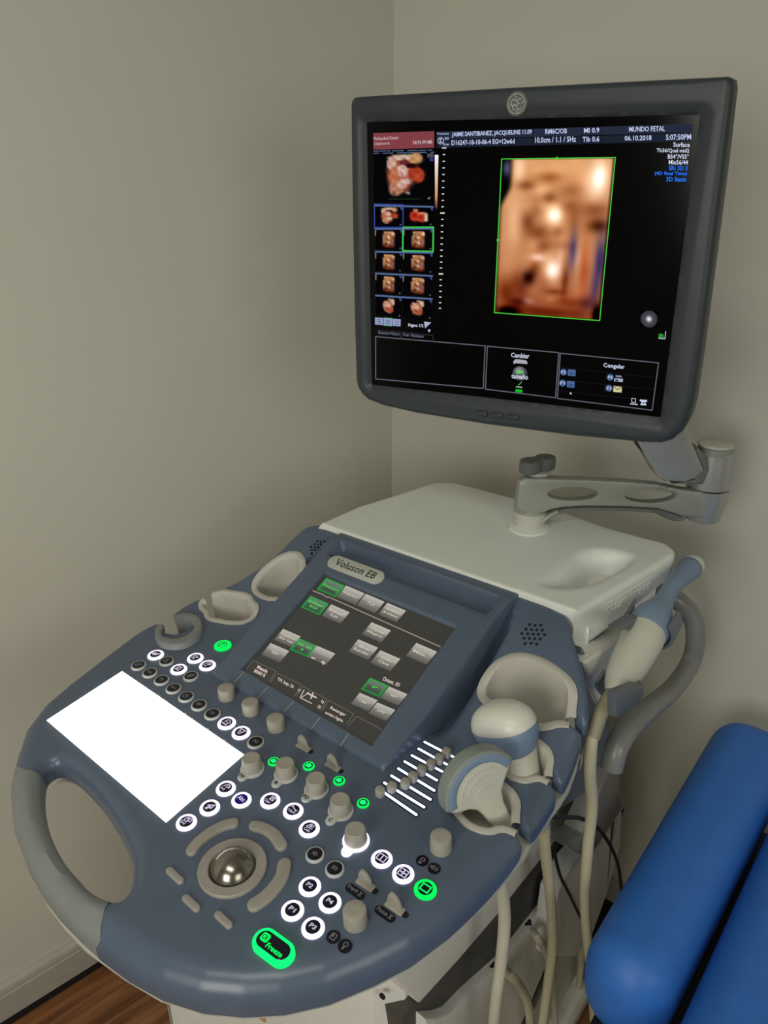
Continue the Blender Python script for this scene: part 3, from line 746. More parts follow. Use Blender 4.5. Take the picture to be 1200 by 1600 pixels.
# ---------- round buttons
ring_mesh = {}
def dT(x, y, z=0.0, rot=0.0):
    p = DK.px(x, y, z); return DK.M @ Matrix.Translation((p[0], p[1], z)) @ Matrix.Rotation(rot, 4, 'Z')
proto = {}
def rbutton(x, y, kind, sym, r=.0115, label=None):
    T = dT(x, y, .002) @ Matrix.Translation((0, 0, -.002))
    mt_ = {'w': M['e_white'], 'd': M['keyring'], 'g': M['e_green'], 'b': M['e_white']}[kind]
    k = (kind, r)
    if k not in proto:
        ri = r * (.80 if kind == 'd' else .66)
        o = obj('round_button', lathe([(r, -.001), (r, .0012), (r * .94, .0022), (ri, .0026), (ri, .0018)], 32), mt_, R, T); f_ = obj('button_face', lathe([(ri * .99, .001), (ri * .98, .0025), (ri * .6, .0028)], 28), M['e_blue'] if kind == 'b' else M['keyblack'], o, T)
        proto[k] = (o, f_, WM[o.name].inverted() @ T, WM[f_.name].inverted() @ T)
    else:
        a, b, ia, ib = proto[k]
        o = dup(a, 'round_button', R, T @ ia.inverted()); f_ = dup(b, 'button_face', o, T @ ib.inverted())
    if label: o['label'] = label
    elif kind == 'w': o['label'] = 'round button with white lit ring'
    elif kind == 'g': o['label'] = 'round button lit green'
    sm_ = {'w': M['e_sym'], 'd': M['keysym'], 'g': M['e_green'], 'b': M['e_sym']}[kind]
    mb = MB(); u = r
    def L(pts, wd, closed=False):
        n = len(pts)
        for i in range(n if closed else n - 1):
            a = V(pts[i]) * u; b = V(pts[(i + 1) % n]) * u; t = (b - a).normalized(); nn = V((-t.y, t.x)) * wd * u / 2; a = a - t * wd * u * .45; b = b + t * wd * u * .45
            mb.add(([(*(q), .0029) for q in (a + nn, a - nn, b - nn, b + nn)], [(0, 1, 2, 3)]))
    def T_(s, x0, y0, w_, h_, bold=.02): mb.add(text(s, x0 * u, y0 * u, w_ * u, h_ * u, bold, .0029))
    def box(x0, y0, x1, y1, wd=.1): L([(x0, y0), (x1, y0), (x1, y1), (x0, y1)], wd, True)
    def fill(x0, y0, x1, y1): mb.add(([(x0 * u, y0 * u, .0029), (x1 * u, y0 * u, .0029), (x1 * u, y1 * u, .0029), (x0 * u, y1 * u, .0029)], [(0, 1, 2, 3)]))
    if sym == 'dual': box(-.42, -.33, .42, .33, .12); L([(0, -.3), (0, .3)], .12)
    elif sym == 'quad': box(-.42, -.36, .42, .36, .12); L([(0, -.33), (0, .33)], .14); L([(-.4, 0), (.4, 0)], .14)
    elif sym == 'single': box(-.4, -.32, .4, .32, .14)
    elif sym == 'power': L([(.45 * math.cos(a), .45 * math.sin(a)) for a in np.linspace(0, 2 * PI, 17)], .1); L([(.2 * math.cos(a), .2 * math.sin(a)) for a in np.linspace(-PI * .25, PI * 1.2, 10)], .1); L([(0, 0), (.1, .25)], .1)
    elif sym == 'probe': L([(-.45, -.1), (-.2, .12), (.15, .15), (.4, .3)], .16); L([(-.45, -.1), (-.1, -.25), (.2, -.05), (.4, .3)], .14); fill(-.25, -.15, .1, .08)
    elif sym == 'cal': L([(-.35, .3), (.35, .05)], .1); L([(-.45, .2), (-.28, .4)], .09); L([(.28, -.05), (.42, .15)], .09); T_('Caliper', -.5, -.42, 1.0, .34)
    elif sym == 'clear': box(-.1, 0, .35, .45, .09); L([(-.08, .02), (.33, .43)], .07); L([(-.08, .43), (.33, .02)], .07); T_('Clear', -.5, -.45, .85, .34)
    elif sym == 'calc': T_('Calc', -.35, -.45, .75, .34); L([(-.3, .05), (-.05, .45)], .1); L([(.0, .05), (.0, .4), (.3, .4)], .1); L([(.0, .2), (.3, .2)], .1); L([(-.35, 0), (.35, 0)], .08)
    elif sym == 'meas': T_('Body', -.4, -.45, .6, .32); L([(-.3, .05), (0, .45), (.3, .35), (.35, .1), (.1, .15), (.05, 0)], .12)
    elif sym == 'abc': T_('Abc', -.45, -.2, .9, .5, .03)
    elif sym == 'arrow': L([(-.2, -.35), (.0, .1), (-.25, .05), (.3, .4), (.3, -.1), (.1, 0), (-.05, -.4)], .14)
    elif sym == 'exit': T_('End', -.45, -.42, .6, .3); box(-.3, -.02, .1, .32, .1); L([(.0, .15), (.4, .15), (.4, .45), (-.2, .45)], .1)
    elif sym == 'head': L([(.3 * math.cos(a) + .08, .3 * math.sin(a) + .1) for a in np.linspace(-1.2, PI * 1.2, 12)], .1); L([(.0, .1), (.15, .0)], .1); L([(-.4, -.3), (.3, -.35)], .16)
    elif sym == 'tool': L([(-.3, .3), (-.1, -.35)], .12); L([(.3, .3), (.1, -.35)], .12); L([(-.4, .35), (.4, .35)], .12); L([(-.15, 0), (.15, 0)], .1)
    elif sym == 'page': box(-.3, -.1, .25, .35, .1); L([(-.4, -.3), (.3, -.3)], .12); L([(-.05, .0), (-.05, .25), (.1, .25)], .08)
    elif sym == 'disk': L([(.25 * math.cos(a) - .1, .2 * math.sin(a) + .15) for a in np.linspace(0, 2 * PI, 10)], .1); L([(.1, .0), (.4, .2)], .12); L([(-.35, -.25), (.1, -.3)], .14)
    elif sym == 'set': L([(-.35, -.25), (-.1, .3), (.1, .3), (.05, -.1), (.35, .0)], .09); L([(-.4, -.3), (.35, -.3)], .08)
    else: T_(sym, -.4 if len(sym) > 2 else -.32, -.2, .8 if len(sym) > 2 else .64, .42, .025)
    obj('button_symbol', mb, sm_, o, T, fix=False)
SM = .0102; BG = .0110
for a in [(243, 1022.5, 'w', 'probe', BG), (305, 1027.5, 'w', 'disk', BG), (324, 1039, 'w', 'meas', BG), (279, 1045, 'w', 'page', BG),
          (260, 1032.5, 'd', 'set', SM), (216.5, 1039, 'd', 'disk', SM), (234, 1050.5, 'd', 'Prefs', SM), (252.5, 1062, 'd', 'TD', SM), (271, 1075, 'd', 'Report', SM),
          (291, 1088, 'd', 'set', SM), (311, 1101, 'd', 'BF', SM), (332, 1115, 'd', 'CW', SM), (298, 1056, 'd', 'arrow', SM), (354, 1129, 'w', 'head', BG), (376.5, 1144, 'w', 'tool', BG), (399.5, 1159, 'd', 'XI', SM),
          (352.6, 1231, 'w', 'meas', .0106), (377, 1249, 'b', 'abc', .0106), (327.5, 1261, 'w', 'arrow', .0106), (291, 1284, 'w', 'exit', .0106), (422, 1250, 'w', 'clear', .0106), (458, 1266, 'w', 'cal', .0106), (483, 1294, 'w', 'calc', .0106),
          (492, 1334.5, 'd', '4D', .0094), (523, 1357, 'd', '3D', .0094), (484, 1384, 'w', 'P2', .0104), (515.5, 1409, 'w', 'P4', .0104), (457, 1421.5, 'w', 'P1', .0104), (489, 1448.5, 'w', 'P3', .0104),
          (596.5, 1341, 'w', 'dual', .0104), (630, 1364.5, 'w', 'quad', .0104), (664.6, 1388.5, 'g', 'single', .0106)]:
    rbutton(a[0], a[1], a[2], a[3], a[4])
# power button (all green)
T = dT(348, 1009, .001)
pb = obj('power_button', lathe([(.0118, -.002), (.0118, .0012), (.0105, .0022)], 32), M['e_green'], R, T); pb['label'] = 'green glowing power button'
mb = MB()
for rr_, a0, a1 in ((.0062, 0, 2 * PI), (.0028, .6, 5.2)):
    P = [(rr_ * math.cos(a), rr_ * math.sin(a)) for a in np.linspace(a0, a1, 20)]
    for i in range(19):
        a, b = V(P[i]), V(P[i + 1]); t = (b - a).normalized(); nn = V((-t.y, t.x)) * .0006; mb.add(([(*(q), .0024) for q in (a + nn, a - nn, b - nn, b + nn)], [(0, 1, 2, 3)]))
mb.add(([(-.0006, 0, .0024), (.0006, 0, .0024), (.0006, .004, .0024), (-.0006, .004, .0024)], [(0, 1, 2, 3)]))
obj('button_symbol', mb, M['keyblack'], pb, T, fix=False)
# freeze button: green pill
T = dT(427.5, 1481.5, .002)
fa = V(DK.px(406, 1466, .002)); fb = V(DK.px(449, 1498, .002)); flen = (fb - fa).length
T = T @ Matrix.Rotation(math.atan2((fb - fa).y, (fb - fa).x), 4, 'Z')
fz = obj('freeze_button', extr(rrect(.0415, .0225, .0108, 7), -.002, .0040, .002, 3, 0), M['e_greenhot'], R, T); fz['label'] = 'green lit oblong freeze button'
obj('button_face', extr(rrect(.0345, .0155, .0076, 7), .003, .0047, .0005, 1, 0), M['keyblack'], fz, T)
mb = MB().add(text('Freeze', -.0045, -.0055, .0180, .0050, .03, .0050)); mb.add(extr(rrect(.0080, .0080, .002, 3, -.0100, .001), .0046, .0049))
obj('button_symbol', mb, M['e_green'], fz, T, fix=False)
obj('symbol_detail', MB().add(text('CR', -.0129, -.0012, .0058, .0045, .02, .0052)), M['keyblack'], fz, T, fix=False)
# green indicator marks
for x, y, s in ((427.6, 1190, '^'), (482.5, 1197, 'v'), (530, 1220, 'z'), (567.4, 1255, 'o')):
    T = dT(x, y, .0008); r_ = .0064
    o = obj('indicator_light', lathe([(r_, -.001), (r_, .0007), (r_ * .95, .0009)], 24), M['e_green'], R, T); o['label'] = 'small green lit indicator'
    mb = MB().add(lathe([(r_ * .74, .0006), (r_ * .74, .0010)], 20)); obj('indicator_face', mb, M['keyblack'], o, T)
    mb = MB().add(([(-.003, -.0025, .0012), (.002, -.003, .0012), (.0035, .001, .0012), (0, .0035, .0012), (-.0035, .001, .0012)], [(0, 1, 2, 3, 4)])); obj('indicator_mark', mb, M['e_greenhot'], o, T, fix=False)
# flat black icon labels
for x, y, s in ((660, 1345, 'bell'), (678.5, 1357, 'vol'), (521, 1464, 'pic'), (539, 1478, 'mag')):
    T = dT(x, y, .0003); o = obj('icon_label', lathe([(.0062, -.0005), (.0062, .0004)], 24), M['keyblack'], R, T)
    mb = MB()
    def ln(pts, wd=.0008):
        for i in range(len(pts) - 1):
            a, b = V(pts[i]) * .8, V(pts[i + 1]) * .8; t = (b - a).normalized(); nn = V((-t.y, t.x)) * wd / 2; mb.add(([(*(q), .0006) for q in (a + nn, a - nn, b - nn, b + nn)], [(0, 1, 2, 3)]))
    if s == 'bell': ln([(-.003, -.001), (-.002, .003), (.001, .004), (.003, .000), (-.003, -.001)]); ln([(-.003, -.004), (.001, -.004)], .002)
    elif s == 'vol': ln([(-.005, -.001), (-.005, .001), (-.003, .001), (-.001, .003), (-.001, -.003), (-.003, -.001), (-.005, -.001)]); ln([(.001, -.002), (.002, 0), (.001, .002)]); ln([(.003, -.003), (.0045, 0), (.003, .003)])
    elif s == 'pic': ln([(-.003, -.0035), (.003, -.0035), (.003, .0035), (-.003, .0035), (-.003, -.0035)]); ln([(-.001, -.001), (-.001, .002)], .0018)
    else: ln([(.0025 * math.cos(a), .0025 * math.sin(a) + .0015) for a in np.linspace(0, 2 * PI, 14)]); ln([(0, -.001), (0, -.005)], .0014)
    obj('icon_mark', mb, M['keysym'], o, T, fix=False)
for x, y, s in ((555, 1393, 'Depth'), (601.6, 1428, 'Focus')):
    T = dT(x, y, .0003); o = obj('icon_label', extr(rrect(.0215, .0088, .0043, 6), -.0005, .0004), M['keyblack'], R, T)
    mb = MB().add(text(s, -.0088, -.0016, .0112, .0042, .02, .0006)); 
    mb.add(([(.0038, -.0022, .0006), (.0049, -.0022, .0006), (.0078, .0028, .0006), (.0067, .0028, .0006)], [(0, 1, 2, 3)])); mb.add(([(.0067, -.0022, .0006), (.0078, -.0022, .0006), (.0049, .0028, .0006), (.0038, .0028, .0006)], [(0, 1, 2, 3)]))
    obj('icon_mark', mb, M['keysym'], o, T, fix=False)
# ---------- knobs
kn = None
def knob(xt, yt, r=.0104, h=.0150):
    T = dT(xt, yt, h) @ Matrix.Translation((0, 0, -h))
    return obj('rotary_knob', lathe([(r * 1.03, -.001), (r * 1.02, .002), (r, h - .002), (r * .95, h - .0006), (r * .85, h), (r * .3, h - .0003)], 36), M['knob'], R, T)
knob(352.5, 1074); knob(390.5, 1096.5); knob(430, 1121.5); knob(689, 1306, .0106, .0165); knob(554, 1421, .0106, .0165)
def mknob(xt, yt, tx, ty, s, lit=False):
    h = .0172; T = dT(xt, yt, h) @ Matrix.Translation((0, 0, -h)); c = T.translation
    o = obj('mode_knob', lathe([(.0116, .001), (.0114, .005), (.0103, h - .002), (.0099, h - .0006), (.009, h), (.004, h - .0003)], 36), M['knob'], R, T)
    p = V(DK.px(tx, ty, .002)); q = DK.M.inverted() @ c; d = p - V((q.x, q.y)); L_ = d.length; d.normalize(); ang = math.atan2(d.y, d.x)
    T2 = T @ Matrix.Rotation(ang, 4, 'Z'); out = []
    r1, r2 = .0134, .0052; L_ *= 1.12
    for k in range(25): a = math.radians(25 + 310 * k / 24); out.append((r1 * math.cos(a), r1 * math.sin(a)))
    for k in range(9): a = math.radians(-90 + 180 * k / 8); out.append((L_ + r2 * math.cos(a), r2 * math.sin(a)))
    b = obj('knob_flange', extr(out, -.001, .0028, .001, 2, 0), M['e_hot'] if lit else M['keyring'], o, T2)
    if lit: b['label'] = 'flange lit bright white'
    if s: obj('knob_letters', text(s, L_ * math.cos(ang) - .0018 * len(s), L_ * math.sin(ang) - .0024, .0036 * len(s), .0048, .03, .0031), M['ink'], o, T, fix=False)
mknob(392, 1184, 380, 1212, 'PW'); mknob(445, 1192, 433, 1222, 'M'); mknob(493, 1215.5, 480, 1245, 'PD'); mknob(531, 1248.5, 518, 1280, 'C'); mknob(555, 1295, 543, 1328, '', True)
# paddle switches
for x, y in ((474, 1166), (520, 1196), (571, 1380), (617, 1416)):
    T = dT(x, y, .002) @ Matrix.Translation((0, 0, -.002)) @ Matrix.Scale(.80, 4)
    o = obj('paddle_switch', extr(rrect(.024, .010, .0015, 2), -.001, .0022, .0006, 1, 0), M['knob'], R, T)
    prof = [(-.010, .001)] + [(-.010 + .001 * 0 + .0, .010)] + [(-.0085, .016), (-.006, .0195), (-.002, .0195), (.002, .0175), (.006, .012), (.0085, .006), (.0095, .001)]
    v, f = extr(prof, -.0022, .0022, .0008, 2); v = [(p[0], p[2] + .001, p[1]) for p in v]
    obj('paddle_fin', (v, f), M['knob'], o, T)
    obj('switch_slot', extr(rrect(.030, .0075, .003, 3, .003, .0), -.001, .0004), M['gap'], o, T)
# sliders
slots = [((662, 1158.5), (713, 1185)), ((652.6, 1169), (701, 1196)), ((642, 1179.5), (692, 1206)), ((631, 1189), (684, 1220)), ((621, 1200), (680, 1236)), ((610, 1211), (674, 1250)), ((599, 1222), (664, 1262)), ((588, 1230), (652, 1274))]
caps = [(697.6, 1172), (686.5, 1182), (673, 1190.5), (658.6, 1199.5), (645, 1210), (633, 1220), (612, 1226), (593.5, 1233)]
for (a, b), c in zip(slots, caps):
    A, B = V(DK.px(*a, .0008)), V(DK.px(*b, .0008)); t = (B - A).normalized(); m_ = (A + B) / 2; L_ = (B - A).length
    T = DK.M @ Matrix.Translation((m_.x, m_.y, 0)) @ Matrix.Rotation(math.atan2(t.y, t.x), 4, 'Z')
    o = obj('gain_slider', extr(rrect(L_ + .003, .0056, .0027, 4), -.001, .0005), M['gap'], R, T)
    e = obj('slider_light', extr(rrect(L_, .0028, .0013, 4), -.0005, .0010), M['e_led'], o, T)
    cc = V(DK.px(*c, .009)); T = DK.M @ Matrix.Translation((cc.x, cc.y, 0)) @ Matrix.Scale(.78, 4)
    s_ = obj('slider_cap', extr([(-.006, -.0035), (-.003, -.006), (.003, -.006), (.006, -.0035), (.006, .0035), (.003, .006), (-.003, .006), (-.006, .0035)], .001, .0125, .0015, 2, 0), M['knob'], o, T)
# ---------- trackball cluster
T = dT(363, 1353.5, .003) @ Matrix.Translation((0, 0, -.003))
tb = obj('trackball_ring', lathe([(.0330, -.001), (.0330, .0025), (.0320, .0035), (.0232, .0036), (.0222, .0022), (.0220, -.004)], 64, False), M['ballring'], R, T)
sp = []
for k in range(15): a = math.radians(90 * k / 14); sp.append((.0226 * math.cos(a) if k < 14 else .0003, .0226 * math.sin(a) - .0055))
o = obj('trackball', lathe(sp[::1], 48), M['ball'], R, T); o['label'] = 'glossy grey metallic trackball'
obj('ball_socket', lathe([(.0226, -.006), (.0226, -.0005)], 40), M['gap'], tb, T)
for a in (15, 105, 195, 285):
    obj('ring_seam', extr([(.0230, -.0001), (.0322, -.0001), (.0322, .0001), (.0230, .0001)], .003, .0037), M['handle'], tb, T @ Matrix.Rotation(math.radians(a), 4, 'Z'))
def strippx(pts, wd, name, z=.004):
    P = smooth_path([(*DK.px(x, y, z), 0) for x, y in pts], 6); n = len(P); L_, R_ = [], []
    wds = wd if hasattr(wd, '__len__') else (wd, wd)
    for i, p in enumerate(P):
        t = (P[min(i + 1, n - 1)] - P[max(i - 1, 0)]).normalized(); nn = V((-t.y, t.x, 0)) * (wds[0] + (wds[1] - wds[0]) * i / (n - 1)) / 2
        L_.append(p + nn); R_.append(p - nn)
    def capend(c, d, w_): 
        a0 = math.atan2(d.y, d.x); return [c + V((math.cos(a0 + a), math.sin(a0 + a), 0)) * w_ / 2 for a in np.linspace(PI / 2, -PI / 2, 9)][1:-1]
    e1 = capend(P[-1], (P[-1] - P[-2]), wds[1]); e0 = capend(P[0], (P[0] - P[1]), wds[0])
    out = L_ + e1 + R_[::-1] + e0
    return obj(name, extr([tuple(p.xy) for p in out], -.001, z, .0015, 3, 0), M['ballring'], R, DK.M)
strippx([(299, 1326), (312, 1311), (332, 1296), (351, 1287), (364, 1284)], .0115, 'ball_button')
strippx([(397, 1288), (412, 1292), (428, 1302), (439, 1318)], (.0115, .0125), 'ball_button')
strippx([(444, 1348), (440, 1367), (428, 1385), (413, 1400), (397, 1411)], .0132, 'ball_button')
for x, y in ((273, 1366), (298.5, 1409), (349, 1435)):
    strippx([(x - 8.5, y - 8), (x + 8.5, y + 8)], .0072, 'palm_key', .003)

# ---------- white body behind the console
zt = .100
DPOLY = smooth_path([(*DK.px(x, y, zt), 0) for x, y in ((838, 908), (872, 884), (905, 862), (945, 857), (985, 866), (993, 877), (970, 893), (935, 913), (895, 923), (850, 920))], 4, True)
DPOLY = [tuple(p.xy) for p in DPOLY]
def hbody(x, y):
    x = np.atleast_1d(np.asarray(x, float)); y = np.atleast_1d(np.asarray(y, float)); P = np.stack([x, y], 1)
    A_ = np.array(DPOLY); d, _ = segdist(P, A_, np.roll(A_, -1, 0), np.zeros(len(A_)), np.zeros(len(A_)))
    d = np.where(inside(P, DPOLY), d, 0)
    c = DK.px(850, 915, zt); e = DK.px(950, 872, zt)
    k = np.clip(((x - c[0]) * (e[0] - c[0]) + (y - c[1]) * (e[1] - c[1])) / ((e[0] - c[0]) ** 2 + (e[1] - c[1]) ** 2), 0, 1)
    return zt - (.009 + .030 * k) * sm(0, .030 + .006 * (1 - k), d)
POSTN = DK.px(828, 824, zt)
btop = [DK.px(x, y, zt - .006) for x, y in ((560, 795), (640, 770), (672, 759), (690, 756.5), (712, 758), (745, 766), (860, 797), (950, 828), (1010, 845), (1035, 851), (1050, 858), (1055, 866), (1053, 873), (1035, 885), (990, 912), (940, 942), (897, 967))]
yb = .449
btop = btop + [(btop[-1][0] - .003, yb), (-.279, yb), DK.px(497, 823, zt - .006)]
Rb = [.008] * len(btop); Rb[-3] = .004; Rb[-2] = .003
bv, bf, bs, _ = sheet([(btop, Rb)], hbody, step=.006, ds=.006, skirt=.05)
# taper the underside inwards
bx = np.array(bv); low = set()
for q in bs: low.update(q[2:4])
cxy = np.array([np.mean([p[0] for p in btop]), np.mean([p[1] for p in btop])])
for i in low:
    x, y, z = bv[i]; k = sm(.44, .70, y); bv[i] = (x, y - .004 * float(k), .043 + .028 * float(k))
obj('body_top', (bv, bf + bs), M['white'], R, DK.M, sharp=45)
# lower white neck of the body under the top
nk = offset(btop if sarea(btop) > 0 else btop[::-1], .018)
obj('body_core', extr(nk, -.10, .07, .004), M['cart'], R, DK.M)
# embossed letters on the right flank
fa = DK.M.inverted() @ V(DK.at(*DK.px(945, 950, .07), .07)); fb = DK.M.inverted() @ V(DK.at(*DK.px(1010, 915, .07), .07))
pa, pb_ = V(btop[15]), V(btop[13]); td = (pb_ - pa).normalized(); nd = V((td.y, -td.x))
# text frame: x along the flank, y up, z outwards
ex_ = V((td.x, td.y, 0)); ez_ = V((nd.x, nd.y, 0)); ey_ = V((0, 0, 1)); 
TM = Matrix(((ex_.x, ey_.x, ez_.x, pa.x), (ex_.y, ey_.y, ez_.y, pa.y), (ex_.z, ey_.z, ez_.z, zt - .031), (0, 0, 0, 1)))
v, f = text('SEHCOTRER', .008, 0, .098, .017, .012, 0.0032)
obj('embossed_letters', (v, f), M['emboss'], R, DK.M @ TM, fix=False)
# notch plate and strap at the foot of the arm
obj('arm_socket', lathe([(.030, -.004), (.030, .0015), (.027, .003)], 36), M['white'], R, DK.M @ Matrix.Translation((POSTN[0] - .002, POSTN[1], zt)))
sl = [DK.px(790, 823, zt), DK.px(806, 817, zt), DK.px(812, 824, zt), DK.px(800, 829, zt)]
obj('socket_slot', extr(sl, zt - .004, zt + .0012), M['rim'], R, DK.M)

# ---------- monitor arm
def A(x, y, z=0.0): p = AR.px(x, y, z); return (p[0], p[1])
armp = [(812, 752), (820, 748), (850, 748), (880, 749), (923, 750), (975, 752.5), (1027, 757), (1060, 764), (1085, 768), (1118, 770), (1118, 808), (1090, 809), (1067, 807), (1048, 801), (1027, 795), (980, 792), (913, 791), (880, 793), (860, 797), (847, 803), (820, 802), (808, 797)]
ap = [A(x, y, .024) for x, y in armp]
def slabholes(outer_, holes_, z0, z1, R_=.003):
    v, f, s, _ = sheet([(outer_, R_)] + [(h_, R_ * .5) for h_ in holes_], lambda x, y: np.full(np.shape(x), z1), step=.02, ds=.006, skirt=abs(z1 - z0) - R_, nr=3)
    k = len(v); nb = k // 1
    v2 = [(p[0], p[1], z0) for p in v]; f2 = [tuple(i + k for i in q[::-1]) for q in f]
    return v + v2, f + s + f2
o1 = A(895, 772, .024); o2 = A(1017, 775, .024); k_ = 1.07 / FPX
v, f = slabholes(ap, [circ(40 * k_, 32, *o1, 11.5 * k_), circ(41 * k_, 32, *o2, 12 * k_)], .010, .024, .003)
arm = obj('monitor_arm', (v, f), M['armgrey'], R, AR.M, sharp=45); arm['label'] = 'silver arm with two oval cutouts'
v, f = extr([A(x, y, 0) for x, y in ((840, 749), (923, 751), (1027, 758), (1070, 766), (1070, 771), (1027, 763), (923, 756), (840, 754))], -.014, .012)
obj('arm_flange', (v, f), M['armgrey'], arm, AR.M)
v, f = extr([A(x, y, 0) for x, y in ((850, 803), (880, 796), (913, 793), (980, 794), (1027, 797), (1060, 806), (1060, 802), (1027, 792), (980, 789), (913, 788), (880, 790), (850, 797))], -.014, .012)
obj('arm_flange', (v, f), M['armedge'], arm, AR.M)
pw = V(AR.at(*A(829, 800, 0), 0))
def vert(x, y): p = AR.px(x, y, 0); return p
cx1 = AR.px(829, 790, 0)[0]; zc = lambda y: AR.px(829, y, 0)[1] + 1.5
T = Matrix.Translation((cx1, 1.03, 0))
basez = DK.at(POSTN[0], POSTN[1], zt).z
obj('arm_sleeve', lathe([(.0245, zc(797)), (.0240, zc(780)), (.0225, zc(756)), (.021, zc(750)), (.014, zc(749))], 40), M['armgrey'], arm, T)
obj('base_collar', lathe([(.024, basez - .001), (.0245, basez + .004), (.0245, zc(797) - .0), (.022, zc(797) + .001)], 40), M['rim'], arm, T)
cx2 = AR.px(839, 740, 0)[0]; T2 = Matrix.Translation((cx1 + .006, 1.03, 0))
obj('knob_post', lathe([(.0165, zc(752)), (.0165, zc(742)), (.0175, zc(739)), (.0175, zc(735)), (.015, zc(734))], 32), M['rim'], arm, T2)
lobe = []
for k in range(48):
    a = 2 * PI * k / 48; r_ = .0205 + .0100 * math.cos(2 * a); lobe.append((r_ * math.cos(a), r_ * math.sin(a)))
o = obj('clamp_knob', extr(lobe, 0, .019, .003, 3), M['knobdark'], arm, Matrix.Translation((cx1 + .005, 1.03, zc(735))) @ Matrix.Rotation(math.radians(212), 4, 'Z')); o['label'] = 'dark grey clamp knob'
# elbow
ex_c = AR.px(1101, 790, 0)[0]
T = Matrix.Translation((ex_c, 1.03, 0))
obj('elbow_lower', lathe([(.019, zc(811)), (.0235, zc(809.5)), (.0265, zc(795)), (.0295, zc(775)), (.0305, zc(762)), (.029, zc(760.5))], 48), M['silver'], arm, T)
obj('elbow_gap', lathe([(.028, zc(761)), (.028, zc(757))], 40), M['gap'], arm, T)
obj('elbow_upper', lathe([(.0300, zc(758)), (.0305, zc(752)), (.0285, zc(725)), (.0275, zc(706)), (.025, zc(703))], 48), M['silver'], arm, T)
obj('elbow_neck', lathe([(.0235, zc(706)), (.0235, zc(697))], 40), M['armgrey'], arm, T)
obj('elbow_seal', lathe([(.0225, zc(698)), (.0225, zc(695))], 40), M['gap'], arm, T)
obj('elbow_cap', lathe([(.0245, zc(696)), (.0255, zc(694)), (.0250, zc(692)), (.022, zc(690.5))], 40), M['probe_white'] if False else M['rim'], arm, T)
# slanted upper arm up to the back of the monitor
up = [(1038, 752), (1028, 745), (1010, 714), (996, 690), (960, 600), (935, 520), (1010, 495), (1040, 570), (1063, 640), (1077, 680), (1100, 735), (1088, 748), (1070, 754)]
upz = .045
ob = obj('upper_arm', extr([AR.px(x, y, upz) for x, y in up], upz - .042, upz, .004, 3), M['silver'], arm, AR.M)
ob = obj('arm_underside', extr([AR.px(x, y, upz - .01) for x, y in ((1036, 750), (1014, 722), (1000, 700), (985, 680), (1010, 670), (1050, 748))], upz - .040, upz - .006), M['black'], arm, AR.M)
obj('pivot_bracket', extr([AR.px(x, y, .03) for x, y in ((1050, 756), (1098, 757), (1108, 735), (1104, 716), (1092, 700), (1083, 704), (1098, 735), (1084, 750))], -.02, .03, .002), M['armedge'], arm, AR.M)
# link from the upper arm to the monitor's back
pA = AR.at(*AR.px(975, 520, upz - .02), upz - .02); pB = MN.at(.012, .0, -.060)
obj('monitor_mount', tube([V(pA), V(pA).lerp(V(pB), .5), V(pB)], .022, 16, 4), M['armedge'], arm)
# cable loop under the arm
P = [AR.hit(x, y, 2, .01) for x, y in ((1022, 797), (1035, 803), (1048, 809), (1060, 811), (1068, 808), (1072, 803))]
obj('arm_cable', tube([AR.M @ p for p in P], .0035, 8, 4), M['armedge'], arm)
P = [AR.hit(x, y, 2, .012) for x, y in ((838, 824), (846, 816), (858, 806), (872, 799))]
o = obj('strap', tube([AR.M @ p for p in P], .0045, 8, 4), M['handle'], arm)

# ---------- monitor
mon = thing('monitor', 'dark grey framed monitor showing an orange fetal scan beside rows of thumbnails', 'monitor', MN.M @ Matrix.Translation((0, -.2, -.03)))
mo = [(549, 158, .006), (553, 152.5, .006), (562, 151, .007), (640, 146), (800, 136.5), (960, 128), (1080, 122), (1138, 119.5, .006), (1146, 123, .006), (1147.5, 135, .007), (1135, 240), (1115, 400), (1097, 540), (1084, 630), (1077, 655), (1066, 675), (1050, 688), (1032, 693), (1005, 692), (900, 682), (760, 664), (650, 646), (598, 634), (575, 625), (561, 612), (556, 595), (553, 500), (550, 350), (548, 220)]
mop = [MN.px(p[0], p[1], -.004) for p in mo]; mR = [(p[2] if len(p) > 2 else .009) for p in mo]
scr = [MN.px(x, y, -.006) for x, y in ((573, 191), (581, 601), (1032, 652), (1094, 179))]
scro = offset(scr if sarea(scr) > 0 else scr[::-1], -.010)
sin_ = offset(scr if sarea(scr) > 0 else scr[::-1], 0)
SCA = np.array(scro); SCB = np.roll(SCA, -1, 0)
def hbez(x, y):
    x = np.atleast_1d(np.asarray(x, float)); y = np.atleast_1d(np.asarray(y, float)); P = np.stack([x, y], 1)
    d, _ = segdist(P, np.array(sin_), np.roll(np.array(sin_), -1, 0), np.zeros(4), np.zeros(4))
    return -.006 + .006 * sm(.001, .009, d)
mv, mf, ms, _ = sheet([(mop, mR), (sin_, .0005)], hbez, step=.006, ds=.004, skirt=.02)
obj('monitor_bezel', (mv, mf + ms), M['bezel'], mon, MN.M, sharp=45)
bk = offset(mop if sarea(mop) > 0 else mop[::-1], .004)
v, f = extr(bk, -.045, -.012, .0, 1, .012); obj('monitor_back', (v, f), M['bezel'], mon, MN.M)
mscr = obj('screen_panel', extr(offset(sin_, -.004), -.010, -.0068), M['glass'], mon, MN.M)
zs = -.0066
def col(*a): return ec(a)
